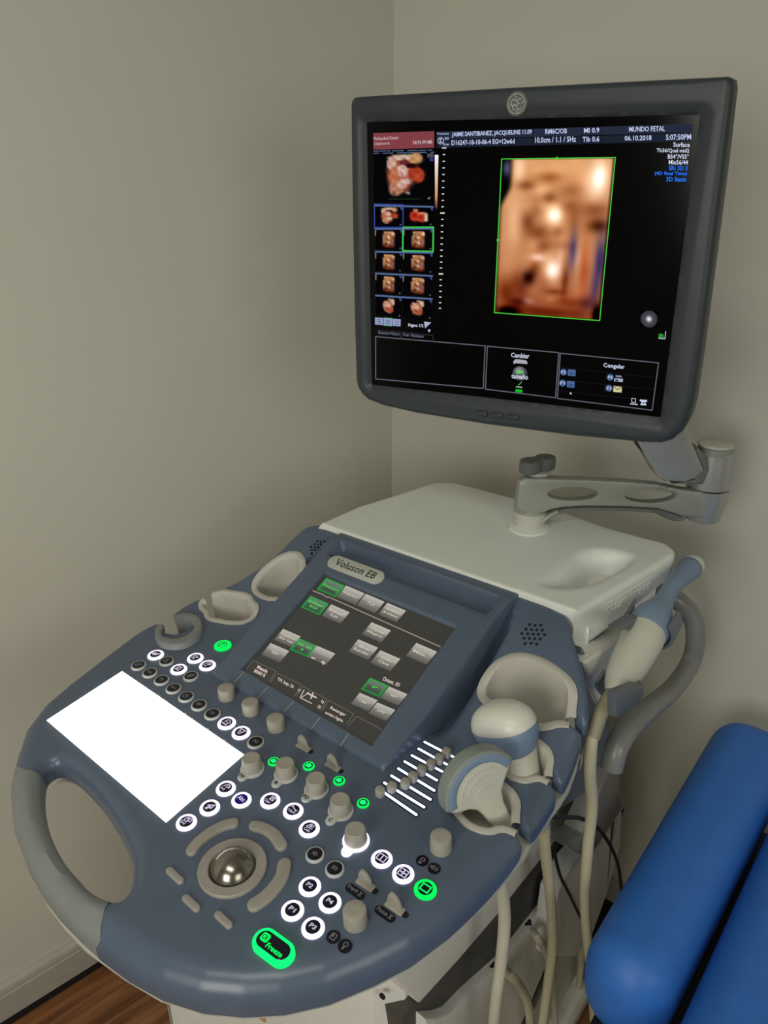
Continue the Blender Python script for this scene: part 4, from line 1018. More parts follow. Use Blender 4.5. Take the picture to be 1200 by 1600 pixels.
# screen picture: the 3D scan
blob = [  # u, v, ru, rv, (dr,dg,db)
    (.50, .10, .45, .10, (25, 20, 12)), (.16, .06, .05, .08, (40, 50, 60)), (.86, .14, .10, .13, (60, 75, 85)), (.88, .12, .05, .07, (40, 60, 80)), (.42, .12, .14, .035, (-60, -62, -55)), (.22, .17, .09, .035, (-75, -72, -60)),
    (.62, .20, .10, .05, (-45, -45, -40)), (.44, .25, .06, .035, (-60, -60, -50)), (.36, .20, .08, .03, (25, 25, 25)), (.13, .42, .07, .22, (28, 35, 35)), (.50, .355, .065, .045, (80, 105, 120)), (.48, .38, .10, .07, (40, 45, 40)),
    (.26, .40, .06, .06, (-65, -62, -48)), (.36, .47, .10, .05, (-60, -60, -50)), (.54, .46, .05, .03, (-40, -40, -35)), (.68, .36, .07, .10, (-35, -38, -35)), (.86, .32, .12, .05, (-60, -62, -52)), (.90, .42, .10, .045, (-110, -95, -75)),
    (.42, .56, .07, .04, (-50, -50, -40)), (.37, .63, .07, .025, (55, 70, 85)), (.32, .55, .05, .04, (20, 20, 15)), (.52, .71, .065, .055, (75, 105, 130)), (.50, .66, .09, .09, (35, 40, 38)), (.58, .62, .03, .07, (20, 30, 40)),
    (.69, .58, .040, .13, (-92, -52, 18)), (.80, .60, .035, .20, (6, -8, -10)), (.24, .84, .06, .06, (-45, -45, -30)), (.44, .30, .20, .03, (18, 18, 14)), (.62, .30, .07, .04, (-40, -42, -36)), (.33, .32, .05, .06, (-25, -26, -20)), (.60, .55, .10, .03, (-22, -26, -22)), (.44, .78, .05, .05, (-10, -12, -12)), (.5, 1.0, .6, .16, (-34, -38, -28)), (.745, .62, .03, .09, (20, 30, 40)), (.30, .76, .065, .05, (-150, -115, -80)), (.35, .70, .05, .05, (-40, -42, -38)), (.64, .76, .035, .10, (-60, -60, -50)), (.56, .84, .10, .02, (-45, -45, -38)), (.52, .89, .05, .025, (25, 25, 20)),
    (.95, .62, .055, .15, (-125, -76, 8)), (.93, .80, .05, .10, (-70, -40, 10)), (.82, .72, .045, .14, (-15, -30, -28)), (.70, .90, .16, .035, (-30, -35, -32)), (.10, .86, .10, .09, (-60, -62, -52)), (.22, .92, .08, .03, (-70, -60, -40)), (.31, .91, .05, .018, (30, 40, 55)),
    (.12, .985, .10, .03, (-190, -140, -100)), (.86, .90, .07, .05, (-60, -45, -10)), (.97, .97, .04, .06, (-220, -160, -110)), (.50, .97, .4, .03, (-50, -48, -40)), (.75, .85, .10, .03, (10, 5, 0)), (.18, .78, .05, .06, (-30, -32, -28))]
def scan(u, v):
    c = np.array([212.0, 152.0, 104.0]); c -= np.array([24, 36, 30]) * v
    for bu, bv_, ru, rv, dc in blob:
        e = ((u - bu) / ru) ** 2 + ((v - bv_) / rv) ** 2
        if e < 9: c += np.array(dc) * 1.05 * math.exp(-e)
    c += np.array((1, .9, .8)) * (5 * math.sin(17 * u + 6 * v + 2 * math.sin(9 * v)) * math.cos(13 * v - 5 * u) + 3 * math.sin(31 * u - 20 * v))
    le = .085 * (1 - float(sm(.16, .34, v)))
    edge = float(sm(le - .03, le + .035, u)) * float(sm(1.005, .965, u)) * float(sm(-.01, .012, v)) * float(sm(1.01, .985, v))
    b = math.exp(-((u - .045) / .03) ** 2 - ((v - .06) / .05) ** 2); c = c * edge + np.array((85, 85, 125)) * b * (1 - edge)
    return c
Gd = Gfx(MN, zs)
picture('scan_picture', MN, zs, [(785, 248.5), (961.5, 246.5), (936.5, 501), (773.5, 488.5)], 64, 92, scan, mscr)
Gf = Gfx(MN, zs + .0002); gr = col(70, 200, 55)
Gf.line([(784, 248.5), (961.5, 246), (937, 501), (772.5, 488.5), (784, 248.5)], 1.5, gr)
Gf.poly([(870, 244.5), (873.5, 247.5), (870, 250.5), (866.5, 247.5)], gr); Gf.poly([(776, 373.5), (780, 373.5), (780, 377), (776, 377)], gr)
Gf.build('scan_outline', mscr)
# thumbnails
RB = [(.45, .45, .23, .36, (185, 100, 75)), (.38, .70, .13, .16, (205, 140, 110)), (.50, .10, .27, .055, (226, 196, 170)), (.30, .22, .08, .14, (222, 180, 160)), (.70, .13, .11, .11, (215, 160, 110)), (.50, .20, .08, .07, (120, 40, 45)),
      (.70, .42, .15, .12, (178, 58, 38)), (.74, .50, .09, .10, (196, 75, 45)), (.62, .27, .11, .05, (40, 12, 12)), (.48, .37, .095, .12, (236, 192, 178)), (.47, .42, .03, .03, (180, 110, 100)), (.48, .62, .085, .10, (230, 180, 165)), (.56, .58, .05, .05, (225, 215, 205)), (.53, .73, .06, .03, (165, 70, 50)), (.58, .80, .03, .03, (150, 160, 170)), (.34, .80, .03, .04, (120, 95, 75)), (.33, .45, .06, .18, (212, 120, 80))]
QB = [(.40, .45, .20, .30, (205, 62, 38)), (.62, .55, .20, .24, (205, 62, 36)), (.66, .32, .16, .06, (225, 150, 110)), (.77, .55, .06, .22, (236, 205, 180)), (.40, .16, .09, .07, (225, 140, 110)), (.50, .45, .03, .20, (230, 100, 70)), (.38, .42, .09, .12, (170, 30, 24)), (.56, .52, .08, .10, (175, 35, 25))]
CB = [(.48, .50, .20, .34, (195, 120, 90)), (.40, .36, .12, .18, (222, 165, 135)), (.50, .45, .07, .14, (240, 185, 150)), (.58, .66, .10, .16, (185, 90, 65)), (.66, .22, .07, .16, (228, 195, 170)), (.56, .10, .08, .05, (215, 170, 140)), (.45, .62, .05, .09, (150, 60, 50))]
def thumb(kind, seed):
    rnd = random.Random(seed); ph = rnd.random() * 6; fl = rnd.uniform(-.04, .04)
    def fn(u, v):
        if kind == 'o':
            x = (u - .27 - fl * .3) / .47; y = (v - .08) / .84
            if not (0 <= x <= 1 and 0 <= y <= 1): return (6, 6, 9)
            c = scan(x, y) * (.86 + .14 * math.sin(5 * x + ph) * math.cos(4 * y + ph)); a_ = float(sm(1.12, .95, (abs(2 * x - 1) ** 4 + abs(2 * y - 1) ** 4) ** .25))
            return c * a_ * .92 + 6 * (1 - a_)
        c = np.array((6.0, 6, 9)); L_ = {'r': RB, 'q': QB, 'c': CB}[kind]
        for bu, bv_, ru, rv, col_ in L_:
            e = math.hypot((u - bu) / ru, (v - bv_) / rv) + .10 * math.sin(23 * u + ph) * math.cos(19 * v)
            a_ = float(sm(1.15, .8, e)); c = c * (1 - a_) + np.array(col_) * a_
        return c * (.88 + .12 * math.sin(40 * u + ph) * math.sin(36 * v))
    return fn
picture('thumbnail', MN, zs, [(584, 240), (678, 236), (677, 318), (584, 316)], 34, 30, thumb('r', 1), mscr)
cells = []
ys = [(319, 321), (355.5, 355), (391, 393), (425, 429), (459.5, 465), (494, 501)]
for i in range(5):
    yl, yr = ys[i]; yl2, yr2 = ys[i + 1]; xm = 630 - i * .4
    cells.append(((585 + .3 * i, yl), (xm, (yl + yr) / 2), (xm - .3, (yl2 + yr2) / 2), (585.3 + .3 * i, yl2))); cells.append(((xm, (yl + yr) / 2), (677.5 - .4 * i, yr), (677 - .4 * i, yr2), (xm - .3, (yl2 + yr2) / 2)))
kinds = ['r', 'q', 'o', 'o', 'o', 'o', 'o', 'o', 'c', 'c']
Gh = Gfx(MN, zs); Gt = Gfx(MN, zs + .0002); Gt.mb = Gh.mb; Gt.mats = Gh.mats; blu = col(84, 104, 150)
for i, (q, kd) in enumerate(zip(cells, kinds)):
    q = [V(p) for p in q]; ins = [q[0] + V((1.5, 4)), q[1] + V((-1.5, 4)), q[2] + V((-1.5, -2)), q[3] + V((1.5, -2))]
    picture('thumbnail', MN, zs, ins, 20, 18, thumb(kd, i + 5), mscr)
    Gt.line([q[0] + V((1, 2.2)), q[1] + V((-1, 2.2))], 2.6, blu)
    Gt.poly([q[1] + V((-5, 4)), q[1] + V((-1, 4)), q[1] + V((-1, 8)), q[1] + V((-3.5, 8))], col(58, 74, 130))
    if 2 <= i < 8: Gt.poly([q[0] + V((.4, 4.5)), q[0] + V((2.4, 4.5)), q[0] + V((2, 13)), q[0] + V((.8, 13))], col(150, 125, 105))
    Gt.poly([q[2] + V((-5, -5)), q[2] + V((-3, -5.5)), q[2] + V((-3, -3)), q[2] + V((-5, -3))], col(90, 95, 110))
q = cells[0]; Gt.line([*q, q[0]], 1.8, col(50, 66, 150)); q = cells[3]; Gt.line([*q, q[0]], 2.4, col(60, 195, 75))
# header of the side column
Gt.poly([(583, 208), (678.5, 205), (678.5, 231), (583.5, 234)], col(128, 62, 68))
Gt.quadtext('Reloaded Exam:', [(584.5, 219), (623, 217.5), (623, 212.5), (584.5, 214)], col(200, 175, 185), .0002, .01)
Gt.quadtext('Clipboard:', [(584.5, 228), (609, 227), (609, 221.5), (584.5, 222.5)], col(200, 175, 185), .0002, .01)
Gt.quadtext('34/93.99 MB', [(645, 225.5), (675.5, 224.5), (675.5, 219), (645, 220)], col(205, 185, 195), .0002, .01)
for k in range(2):
    x = 584
    while x < 676:
        w_ = random.uniform(4, 18); Gt.line([(x, 236.5 + k * 3.4 - (x - 584) * .02), (min(x + w_, 678), 236 + k * 3.4 - (x - 584) * .02)], 1.3, col(86, 104, 140)); x += w_ + random.uniform(1, 8)
Gt.poly([(671, 247), (677, 247), (677, 252), (672, 252)], col(48, 62, 140))
for k in range(3): Gt.line([(668, 241 + 2.2 * k), (677, 240.6 + 2.2 * k)], 1.0, col(110, 118, 135))
Gt.line([(606, 311), (656, 310.8)], .7, col(30, 70, 30)); Gt.poly([(667, 310), (673, 307), (671, 312)], col(110, 115, 125))
def gradbar(u, v):
    k = v; return (250 - 70 * k - 120 * max(0, k - .75) * 4 * .5, 245 - 140 * k - 60 * max(0, k - .8) * 3, 250 - 220 * k)
picture('grey_scale_bar', MN, zs, [(679.3, 242), (685, 242), (683.2, 326), (679.8, 326)], 2, 20, lambda u, v: (252 - 55 * v - 150 * max(0, v - .8) * 4, 245 - 125 * v - 100 * max(0, v - .8) * 4, 252 - 200 * v), mscr)
# header bars
hb = col(38, 44, 62); hb2 = col(30, 35, 50); tx = col(190, 202, 236)
Gh.poly([(682, 206), (1082, 193.5), (1081, 206.5), (682, 218.5)], hb); Gh.poly([(682, 219.5), (1081, 208), (1080.5, 220.5), (682, 231)], hb2)
for x in (833, 909, 940): Gh.line([(x, 202), (x, 227)], .8, col(12, 14, 20), .0002)
Gh.quadtext('Voluson', [(682.5, 211), (701, 210.3), (701, 206.5), (682.5, 207.2)], tx, .0003)
Gh.quadtext('E8', [(695, 218.5), (701, 218.3), (701, 214.3), (695, 214.5)], tx, .0003); Gh.quadtext('Exp', [(693, 228.5), (702, 228), (702, 223), (693, 223.5)], tx, .0003)
Gh.line([(688.5 + 4.6 * math.cos(a), 220 + 5 * math.sin(a)) for a in np.linspace(0, 2 * PI, 20)], .9, tx, .0003); Gh.line([(686.5, 218), (690, 217), (687, 221), (691, 222), (687, 223)], .9, tx, .0003)
def ht(s, x0, x1, yb, yt, slope=-.030, m=None, g_=None, b=.018):
    (g_ or Gh).quadtext(s, [(x0, yb), (x1, yb + (x1 - x0) * slope), (x1, yt + (x1 - x0) * slope), (x0, yt)], m or tx, .0003, b)
ht('JAIME SANTIBANEZ, JACQUELINE 11.09', 706, 831, 215.5, 206.5, -.035); ht('D16247-18-10-06-4 EG=12w6d', 705.5, 804, 227, 219, -.027)
ht('RM6C/OB', 852, 886, 209.5, 201.5); ht('10.0cm / 1.1 / 5Hz', 836, 900, 223.5, 214.5); ht('MI 0.9', 912.5, 936.5, 208, 200); ht('Tib 0.6', 910, 936.5, 222, 213.5)
ht('MUNDO FETAL', 983, 1039, 206, 198, -.02); ht('06.10.2018', 976, 1018, 220, 212, -.02); ht('5:07:50PM', 1040.5, 1080, 219, 210, -.02)
w_ = col(205, 212, 235); bb_ = col(40, 120, 250)
for s, x0, yb, m_ in (('Surface', 1052, 229.5, w_), ('Th36/Qual mid2', 1026, 239, w_), ('B54°/V55°', 1043.5, 248, w_), ('Mix56/44', 1045, 257, w_), ('SRI 3D 3', 1045, 266, bb_), ('(4D Real Time)', 1023, 275, bb_), ('3D Static', 1041, 283.5, bb_)):
    ht(s, x0, 1078 - (yb - 229) * .1, yb, yb - 7.2, .01, m_)
# depth scale ticks
for i in range(27):
    y = 231 + i * 10.55 - i * i * .035; x = 694 - (y - 231) * .026
    big = i in (0, 10, 20); Gh.line([(x - (2.6 if big else 1.2), y), (x + (2.6 if big else 1.2), y)], 2.2 if big else 1.6, col(215, 215, 210))
# panels at the bottom
fc = col(98, 100, 112)
Gh.line([(587, 526), (758, 540.5), (755, 607), (587, 592), (587, 526)], 1.5, fc); Gh.line([(761.5, 541), (873, 551), (868, 621.5), (758.5, 608), (761.5, 541)], 1.5, fc)
Gh.line([(875.5, 552), (1029, 567), (1019, 641), (871, 622.5), (875.5, 552)], 1.5, fc)
Gh.line([(591, 524), (592, 516), (625, 519), (626, 526)], .7, col(60, 62, 70)); Gh.line([(627, 528), (628, 519), (676, 524), (677, 531)], .7, col(60, 62, 70))
Gh.quadtext('Examen-Histori', [(591.5, 521.5), (624, 524.5), (624, 519.5), (591.5, 516.5)], col(120, 128, 150), .0002); Gh.quadtext('Scan Assistant', [(630, 524.8), (662, 528), (662, 523), (630, 519.8)], col(120, 128, 150), .0002)
for k, (c_, x) in enumerate((((150, 158, 195), 586), ((150, 158, 195), 600), ((150, 158, 195), 613.5))):
    if k == 1: Gh.poly([(599, 496), (613.2, 497), (612.5, 510), (598.7, 508.8)], col(60, 150, 90))
    Gh.poly([(x, 496 + k * 1), (x + 12.6, 497 + k), (x + 12.3, 508 + k), (x, 507 + k)], col(*c_), .0002)
    for j in range(3): Gh.line([(x + 3, 499.5 + k + 2.6 * j), (x + 9.5, 500 + k + 2.6 * j)], .9, col(70, 78, 130), .0004)
Gh.quadtext('Página 1/2', [(638, 511.5), (661.5, 512.8), (661.5, 506.5), (638, 505.5)], w_, .0002, .02)
Gh.poly([(662.5, 502.5), (674, 503.8), (664, 513)], col(170, 178, 200), .0002); Gh.quadtext('?', [(668.5, 518.5), (673, 519), (673, 515), (668.5, 514.5)], w_, .0002, .03)
Gh.quadtext('Cambiar', [(798.5, 558), (827, 560.5), (827, 552.5), (798.5, 551)], w_, .0002, .02)
Gh.poly([(804, 562), (807, 561.3), (820, 562.5), (823.5, 564.5), (824, 569), (820, 568.5), (806, 567.5), (802.5, 568.5), (802, 565)], col(168, 168, 180))
def ball_(u, v): 
    d = math.hypot(u - .5, v - .5) * 2; m_ = float(sm(1.0, .93, d)); g_ = 55 + 90 * math.exp(-((u - .42) ** 2 + (v - .32) ** 2) * 9); return (g_ * m_, g_ * m_, (g_ + 6) * m_)
picture('ball_icon', MN, zs, [(801, 571.5), (825, 573), (824, 596), (800, 594.5)], 18, 18, ball_, mscr)
Gh.quadtext('pos', [(807, 585), (818, 586), (818, 579.5), (807, 578.5)], col(60, 235, 70), .0004, .02); Gh.quadtext('tamaño', [(799, 591), (825, 593.5), (825, 586), (799, 584)], w_, .0005, .02)
Gh.poly([(806, 603.5), (816, 604.5), (816, 606), (806, 605)], col(190, 190, 190)); Gh.line([(810, 602), (815, 597)], 1, col(90, 200, 90)); Gh.poly([(806, 608), (816, 609), (815.5, 613.5), (805, 612.5)], col(20, 210, 40)); Gh.quadtext('ROI', [(807, 612), (814.5, 612.7), (814.5, 609.5), (807, 609)], col(0, 60, 0), .0003)
Gh.quadtext('Congelar', [(943, 575.5), (976, 578.5), (976, 570), (943, 567)], w_, .0002, .02)
for x, y, s in ((880.5, 581.5, 'P2'), (879, 598.5, 'P1'), (953.5, 589.5, 'P4'), (951.5, 606.5, 'P3')):
    Gh.poly([(x + 5.3 * math.cos(a), y + 5.3 * math.sin(a)) for a in np.linspace(0, 2 * PI, 16)[:-1][::-1]], col(70, 95, 145), .0001); Gh.quadtext(s, [(x - 3.5, y + 2.3), (x + 3.5, y + 2.6), (x + 3.5, y - 2.2), (x - 3.5, y - 2.5)], w_, .0003)
for x, y in ((893.5, 582), (892, 600)): Gh.poly([(x - 6, y - 5), (x + 6, y - 4), (x + 5.5, y + 6), (x - 6.5, y + 5)], col(74, 102, 152)); Gh.quadtext('3D', [(x - 3.5, y + 3.5), (x + 3.5, y + 4), (x + 3.5, y), (x - 3.5, y - .5)], col(20, 30, 60), .0003)
Gh.quadtext('a', [(890, 616), (893.5, 616.3), (893.5, 613.3), (890, 613)], w_, .0002, .02)
Gh.poly([(960, 591), (973.5, 592), (973, 597), (959.5, 596)], col(170, 175, 200)); Gh.poly([(962, 586), (971.5, 587), (971.5, 590), (962, 589)], col(120, 125, 150)); Gh.poly([(961.5, 593), (966, 593.4), (966, 596), (961.5, 595.5)], col(20, 24, 40), .0002)
Gh.poly([(958.5, 602.5), (972, 603.8), (971.5, 614), (957.5, 612.8)], col(205, 200, 150)); Gh.line([(959.5, 604), (965, 609), (971, 605)], 1.0, col(60, 60, 40), .0003); Gh.line([(958.6, 603), (972, 604), (971.5, 613.6), (957.8, 612.5), (958.6, 603)], .7, col(60, 60, 40), .0003)
for yy0 in (574, 593, 611): Gh.line([(876, yy0), (1024, yy0 + 16)], .5, col(30, 30, 36))
Gh.line([(948, 580), (944, 614)], .5, col(30, 30, 36))
Gh.line([(987, 622.5), (993, 623), (993, 629), (987, 628.5), (987, 622.5)], .9, w_); Gh.line([(985, 631), (996, 632)], 1.4, w_)
Gh.poly([(1000, 624), (1011, 625), (1011, 628), (1008, 627.5), (1010, 633.5), (1000.5, 632.8), (1003, 627.2), (999.5, 627)], w_); Gh.poly([(1004, 628.5), (1007, 628.8), (1007, 631), (1004, 630.8)], col(20, 30, 60), .0002)
def glow(u, v):
    d = math.hypot(u - .5, v - .5) * 2; m_ = float(sm(1, .92, d)); g_ = 62 + 190 * math.exp(-(d * 3.2) ** 2); return (g_ * m_, g_ * m_, (g_ + 8) * m_)
picture('orb_icon', MN, zs, [(1001, 485), (1028, 485), (1027, 513), (1000, 511)], 16, 16, glow, mscr)
Gh.quadtext('3D', [(1029, 528), (1037, 528.7), (1037, 522), (1029, 521.5)], col(60, 200, 60), .0002, .03); Gh.line([(1029, 528.5), (1039, 529.5), (1040, 518)], 1.0, w_)
Gh.build('screen_graphics', mscr)
# emblem, buttons on the frame
ec_ = MN.px(807.5, 162, 0); T = MN.M @ Matrix.Translation((ec_[0], ec_[1], 0))
em = obj('emblem', lathe([(.0120, -.003), (.0120, .0006), (.0112, .0012), (.0108, .0006)], 36), M['knobdark'], mon, T)
mb = MB(); 
def arc(cx, cy, r, a0, a1, wd=.0009, z=.0012):
    P = [(cx + r * math.cos(a), cy + r * math.sin(a)) for a in np.linspace(a0, a1, 14)]
    for i in range(13):
        a, b = V(P[i]), V(P[i + 1]); t = (b - a).normalized(); nn = V((-t.y, t.x)) * wd / 2; mb.add(([(*(q), z) for q in (a + nn, a - nn, b - nn, b + nn)], [(0, 1, 2, 3)]))
arc(-.0028, .001, .0030, .3, 5.6); arc(-.0020, -.0032, .0022, 1.2, 5.0); arc(.0032, .0024, .0022, .6, 4.8); arc(.0030, -.0026, .0026, 1.5, 5.9); arc(0, 0, .0095, 0, 2 * PI, .0007)
for k in range(4): a = k * PI / 2; arc(.0082 * math.cos(a), .0082 * math.sin(a), .0022, a + .6, a + 3.4, .0007)
obj('emblem_script', mb, M['badge'], em, T, fix=False)
for x, y in ((754, 646), (777.5, 649), (802, 652)):
    c_ = MN.px(x, y, 0); ob = obj('menu_button', extr(rrect(.0135, .0058, .0025, 4), -.001, .0012, .0006, 2, 0), M['bezel'], mon, MN.M @ Matrix.Translation((c_[0], c_[1], 0)))
    obj('button_gap', extr(rrect(.0148, .0071, .003, 4), -.001, .0003), M['gap'], ob, MN.M @ Matrix.Translation((c_[0], c_[1], 0)))

# ---------- cart under the console
def LX(pts, c): return [tuple(LV.hit(x, y, 0, c))[1:] for x, y in pts]
def sidepanel(name, pts, c, wdt, m, b=.003, yz=None):
    P = yz or LX(pts, c); v, f = extr(P, 0, wdt, b, 2)
    v = [(c - wdt + p[2], p[0], p[1]) for p in v]
    return obj(name, (v, f), m, R, LV.M)
su = LX([(654, 1567), (714, 1501), (774, 1431), (813, 1381), (885, 1291), (925, 1225)], .12)
sidepanel('side_cover', None, .122, .38, M['cart'], .004, [(.05, -.045), (.09, -.15)] + su + [(su[-1][0] + .03, -.045)])
so = LX([(630, 1600), (654, 1567), (714, 1501), (774, 1431), (813, 1381), (885, 1291), (915, 1250)], .115); sd_ = LX([(690, 1573), (720, 1542), (780, 1489), (849, 1401), (927, 1300), (960, 1262)], .112)
sidepanel('side_strip', None, .114, .03, M['darkstrip'], .001, [(p[0], p[1] + .01) for p in so] + [(.75, -.30), (.75, -.6), (.15, -.6)])
lo = LX([(650, 1580), (672, 1579), (690, 1573), (720, 1542), (780, 1489), (849, 1401), (927, 1300), (960, 1262)], .114)
yE = .72
sidepanel('lower_body', None, .128, .40, M['cart'], .008, lo + [(yE, lo[-1][1] + .03), (yE, -.84), (.16, -.84)])
# front column
obj('front_column', extr([(-.275, .06), (-.255, .048), (.08, .112), (.104, .14), (.104, .30), (-.275, .30)], -.84, -.045, .006, 2), M['cart'], R, LV.M)
obj('column_seam', extr([(-.253, .0475), (-.250, .0481), (-.250, .06), (-.253, .06)], -.80, -.06), M['handle'], R, LV.M)
p = LV.hit(578, 1581, 1, .09); obj('screw', lathe([(.004, 0), (.004, .002), (.003, .0026)], 12), M['black'], R, LV.M @ Matrix.Translation((p.x, .113, p.z)) @ Matrix.Rotation(PI / 2, 4, 'X'))
p = LV.hit(392, 1590, 1, .05); o = obj('cable_tie_tag', extr(rrect(.03, .02, .004, 3), 0, .003, .001, 1), M['yellow'], R, LV.M @ Matrix.Translation((p.x, .062, p.z)) @ Matrix.Rotation(PI / 2, 4, 'X')); o['label'] = 'small yellow tag'
rv = [LV.hit(x, y, 1, .06) for x, y in ((560, 1560), (660, 1625))]
obj('base_plate', extr([(-.30, .0), (.14, .0), (.16, .2), (.16, .68), (-.32, .68), (-.32, .2)], -.845, -.80, .01, 3), M['cart'], R, LV.M)
for x, y in ((-.25, .07), (.1, .07), (-.25, .62), (.1, .62)):
    o = obj('caster', lathe([(.02, -.015), (.026, -.012), (.028, 0), (.026, .012), (.02, .015)], 24), M['black'], R, LV.M @ Matrix.Translation((x, y, -P0[2] + .029)) @ Matrix.Rotation(PI / 2, 4, 'Y'))
    obj('caster_fork', slab(-.01, .01, -.022, .022, -.0, .05), M['handle'], R, LV.M @ Matrix.Translation((x, y, -P0[2] + .03)))
# handle: thick grey tube looping on the right side, merging into a flat strut
H = [(985, 925), (1015, 924), (1048, 932), (1078, 958), (1087, 995), (1079, 1035), (1052, 1075), (1015, 1107), (985, 1135), (965, 1165), (955, 1200)]
obj('side_handle', tube([LV.M @ LV.hit(x, y, 0, .20 if i_ > 3 else (.10, .12, .155, .185)[i_]) for i_, (x, y) in enumerate(H)], .0150, 18, 6), M['handle'], R)
st = LX([(968, 1150), (948, 1195), (935, 1230), (905, 1300), (880, 1320), (915, 1340), (950, 1290), (967, 1262), (963, 1225), (966, 1185), (985, 1150)], .165)
v, f = extr(st, 0, .03, .003, 2); v = [(.140 + p[2], p[0], p[1]) for p in v]
obj('handle_strut', (v, f), M['handle'], R, LV.M)
we = LX([(966, 1182), (974, 1182), (968, 1215), (972, 1250), (979, 1270), (976, 1325), (955, 1400), (930, 1470), (905, 1500), (865, 1500), (880, 1400), (905, 1352), (950, 1302), (967, 1272), (970, 1255), (964, 1222)], .158)
v, f = extr(we, 0, .03, .003, 2); v = [(.120 + p[2], p[0], p[1]) for p in v]
obj('handle_fairing', (v, f), M['cart'], R, LV.M)
# grey under-deck bracket and black recess behind the cables
br = LX([(850, 1275), (905, 1240), (935, 1190), (948, 1130), (930, 1060), (905, 1010), (900, 1060), (918, 1120), (905, 1190)], .15)
v, f = extr(br, 0, .03, .002, 1); v = [(.125 + p[2], p[0], p[1]) for p in v]
obj('cable_bracket', (v, f), M['clip'], R, LV.M)
# connector sockets on the lower body
for x, y in ((825, 1442), (870, 1386), (770, 1508)):
    pts = LX([(x - 5, y + 3), (x + 4, y + 3), (x + 3, y - 6)], .1285)
    v, f = extr(pts, 0, .003); v = [(.1275 + p[2], p[0], p[1]) for p in v]
    obj('socket_mark', (v, f), M['gap'], R, LV.M)

# ================================================================ TRANSDUCERS
def w3(fr, x, y, z): return V(fr.at(x, y, z))
c1 = V(S(766, 1270)); c2 = V(S(822, 1197))
def cable(name, pts, plane, r, m, parent=None):
    return obj(name, tube([LV.M @ LV.hit(x, y, 0, c) for (x, y), c in zip(pts, plane if hasattr(plane, '__len__') else [plane] * len(pts))], r, 12, 6), m, parent)
# 1: flat curved probe in the front right cup. built in its own frame: u across the fan, w along the handle, n = thickness
def frame_from(o, zaxis, xhint):
    z = V(zaxis).normalized(); x = (V(xhint) - z * V(xhint).dot(z)).normalized(); y = z.cross(x)
    return Matrix(((x.x, y.x, z.x, o.x), (x.y, y.y, z.y, o.y), (x.z, y.z, z.z, o.z), (0, 0, 0, 1)))
base1 = w3(DK, c1.x + .004, c1.y + .010, -.014)
top1 = None
dkv = lambda a, b, c: V(DK.M.to_3x3() @ V((a, b, c)))
tr1 = thing('ultrasound_transducer', 'flat convex transducer with grey green lens, resting in the front right cup', 'transducer', frame_from(base1, dkv(-.42, -.24, 1), dkv(.40, .90, .26)) @ Matrix.Scale(.88, 4), 'abdominal transducers in the right cups')
TR1 = WM[tr1.name]
def fan(z_off, w0, n=24):
    P = []
    for k in range(n + 1): a = math.radians(52 - 104 * k / n + 90); P.append((w0[0] * math.cos(a), w0[1] + w0[0] * math.sin(a)))
    return P
# silhouettes in (u, w): x across, y along handle
Rf = .047; cyf = .050
arc_ = [(Rf * math.cos(math.radians(a)), cyf + Rf * math.sin(math.radians(a))) for a in np.linspace(18, 162, 25)]
body = arc_ + [(-.044, .055), (-.037, .049), (-.026, .044), (-.018, .036), (-.014, .022), (-.013, .0), (-.012, -.02), (.012, -.02), (.013, .0), (.015, .022), (.020, .036), (.030, .045), (.040, .053), (.045, .060)]
def up2(v): return [(p[0], p[2], p[1]) for p in v]
v, f = extr(body, -.0105, .0105, .005, 4); obj('probe_body', (up2(v), f), M['probe_cream'], tr1, TR1)
def annsec(r0, r1, a0, a1, n=24):
    return [(r1 * math.cos(math.radians(a)), cyf + r1 * math.sin(math.radians(a))) for a in np.linspace(a0, a1, n)] + [(r0 * math.cos(math.radians(a)), cyf + r0 * math.sin(math.radians(a))) for a in np.linspace(a1, a0, n)]
v, f = extr(annsec(.0365, .0480, 12, 168), -.0122, .0122, .003, 3); obj('blue_band', (up2(v), f), M['probe_blue'], tr1, TR1)
v, f = extr(annsec(.0445, .0505, 14, 166), -.0114, .0114, .003, 3); obj('lens', (up2(v), f), M['probe_lens'], tr1, TR1)
for i, (r0, a0, a1) in enumerate(((.030, 40, 150), (.021, 35, 150), (.012, 25, 140), (.010, 200, 300))):
    cy_ = cyf if i < 3 else .022
    if i == 2: cy_ = .046
    P = [V((r0 * math.cos(math.radians(a)), -.0107, cy_ + r0 * math.sin(math.radians(a)))) for a in np.linspace(a0, a1, 12)]
    obj('grip_ridge', tube(P, .0008, 6, 1), M['probe_cream'], tr1, TR1)
# 2: 3D volume probe, bulbous dome, in the middle cup
base2 = w3(DK, c2.x + .004, c2.y - .0, -.030)
axis2 = dkv(-.50, .08, 1).normalized(); xh2 = dkv(1, -.1, .4)
tr2 = thing('ultrasound_transducer', 'bulbous domed transducer with blue band, resting in the middle right cup', 'transducer', frame_from(base2, axis2, xh2), 'abdominal transducers in the right cups')
TR2 = WM[tr2.name]
X_, Y_ = V((1, 0, 0)), V((0, 1, 0))
def lz(rows, seg=40): return loft([((ox, 0, z), X_, Y_, rx, ry, pw) for z, rx, ry, pw, ox in rows], seg)
obj('probe_body', lz([(-.012, .014, .014, 2, 0), (0, .018, .017, 2, 0), (.015, .0205, .019, 2, 0), (.03, .0225, .0205, 2.1, 0), (.045, .0255, .022, 2.2, 0), (.055, .028, .023, 2.2, 0), (.058, .026, .02, 2.2, 0)]), M['probe_cream'], tr2, TR2)
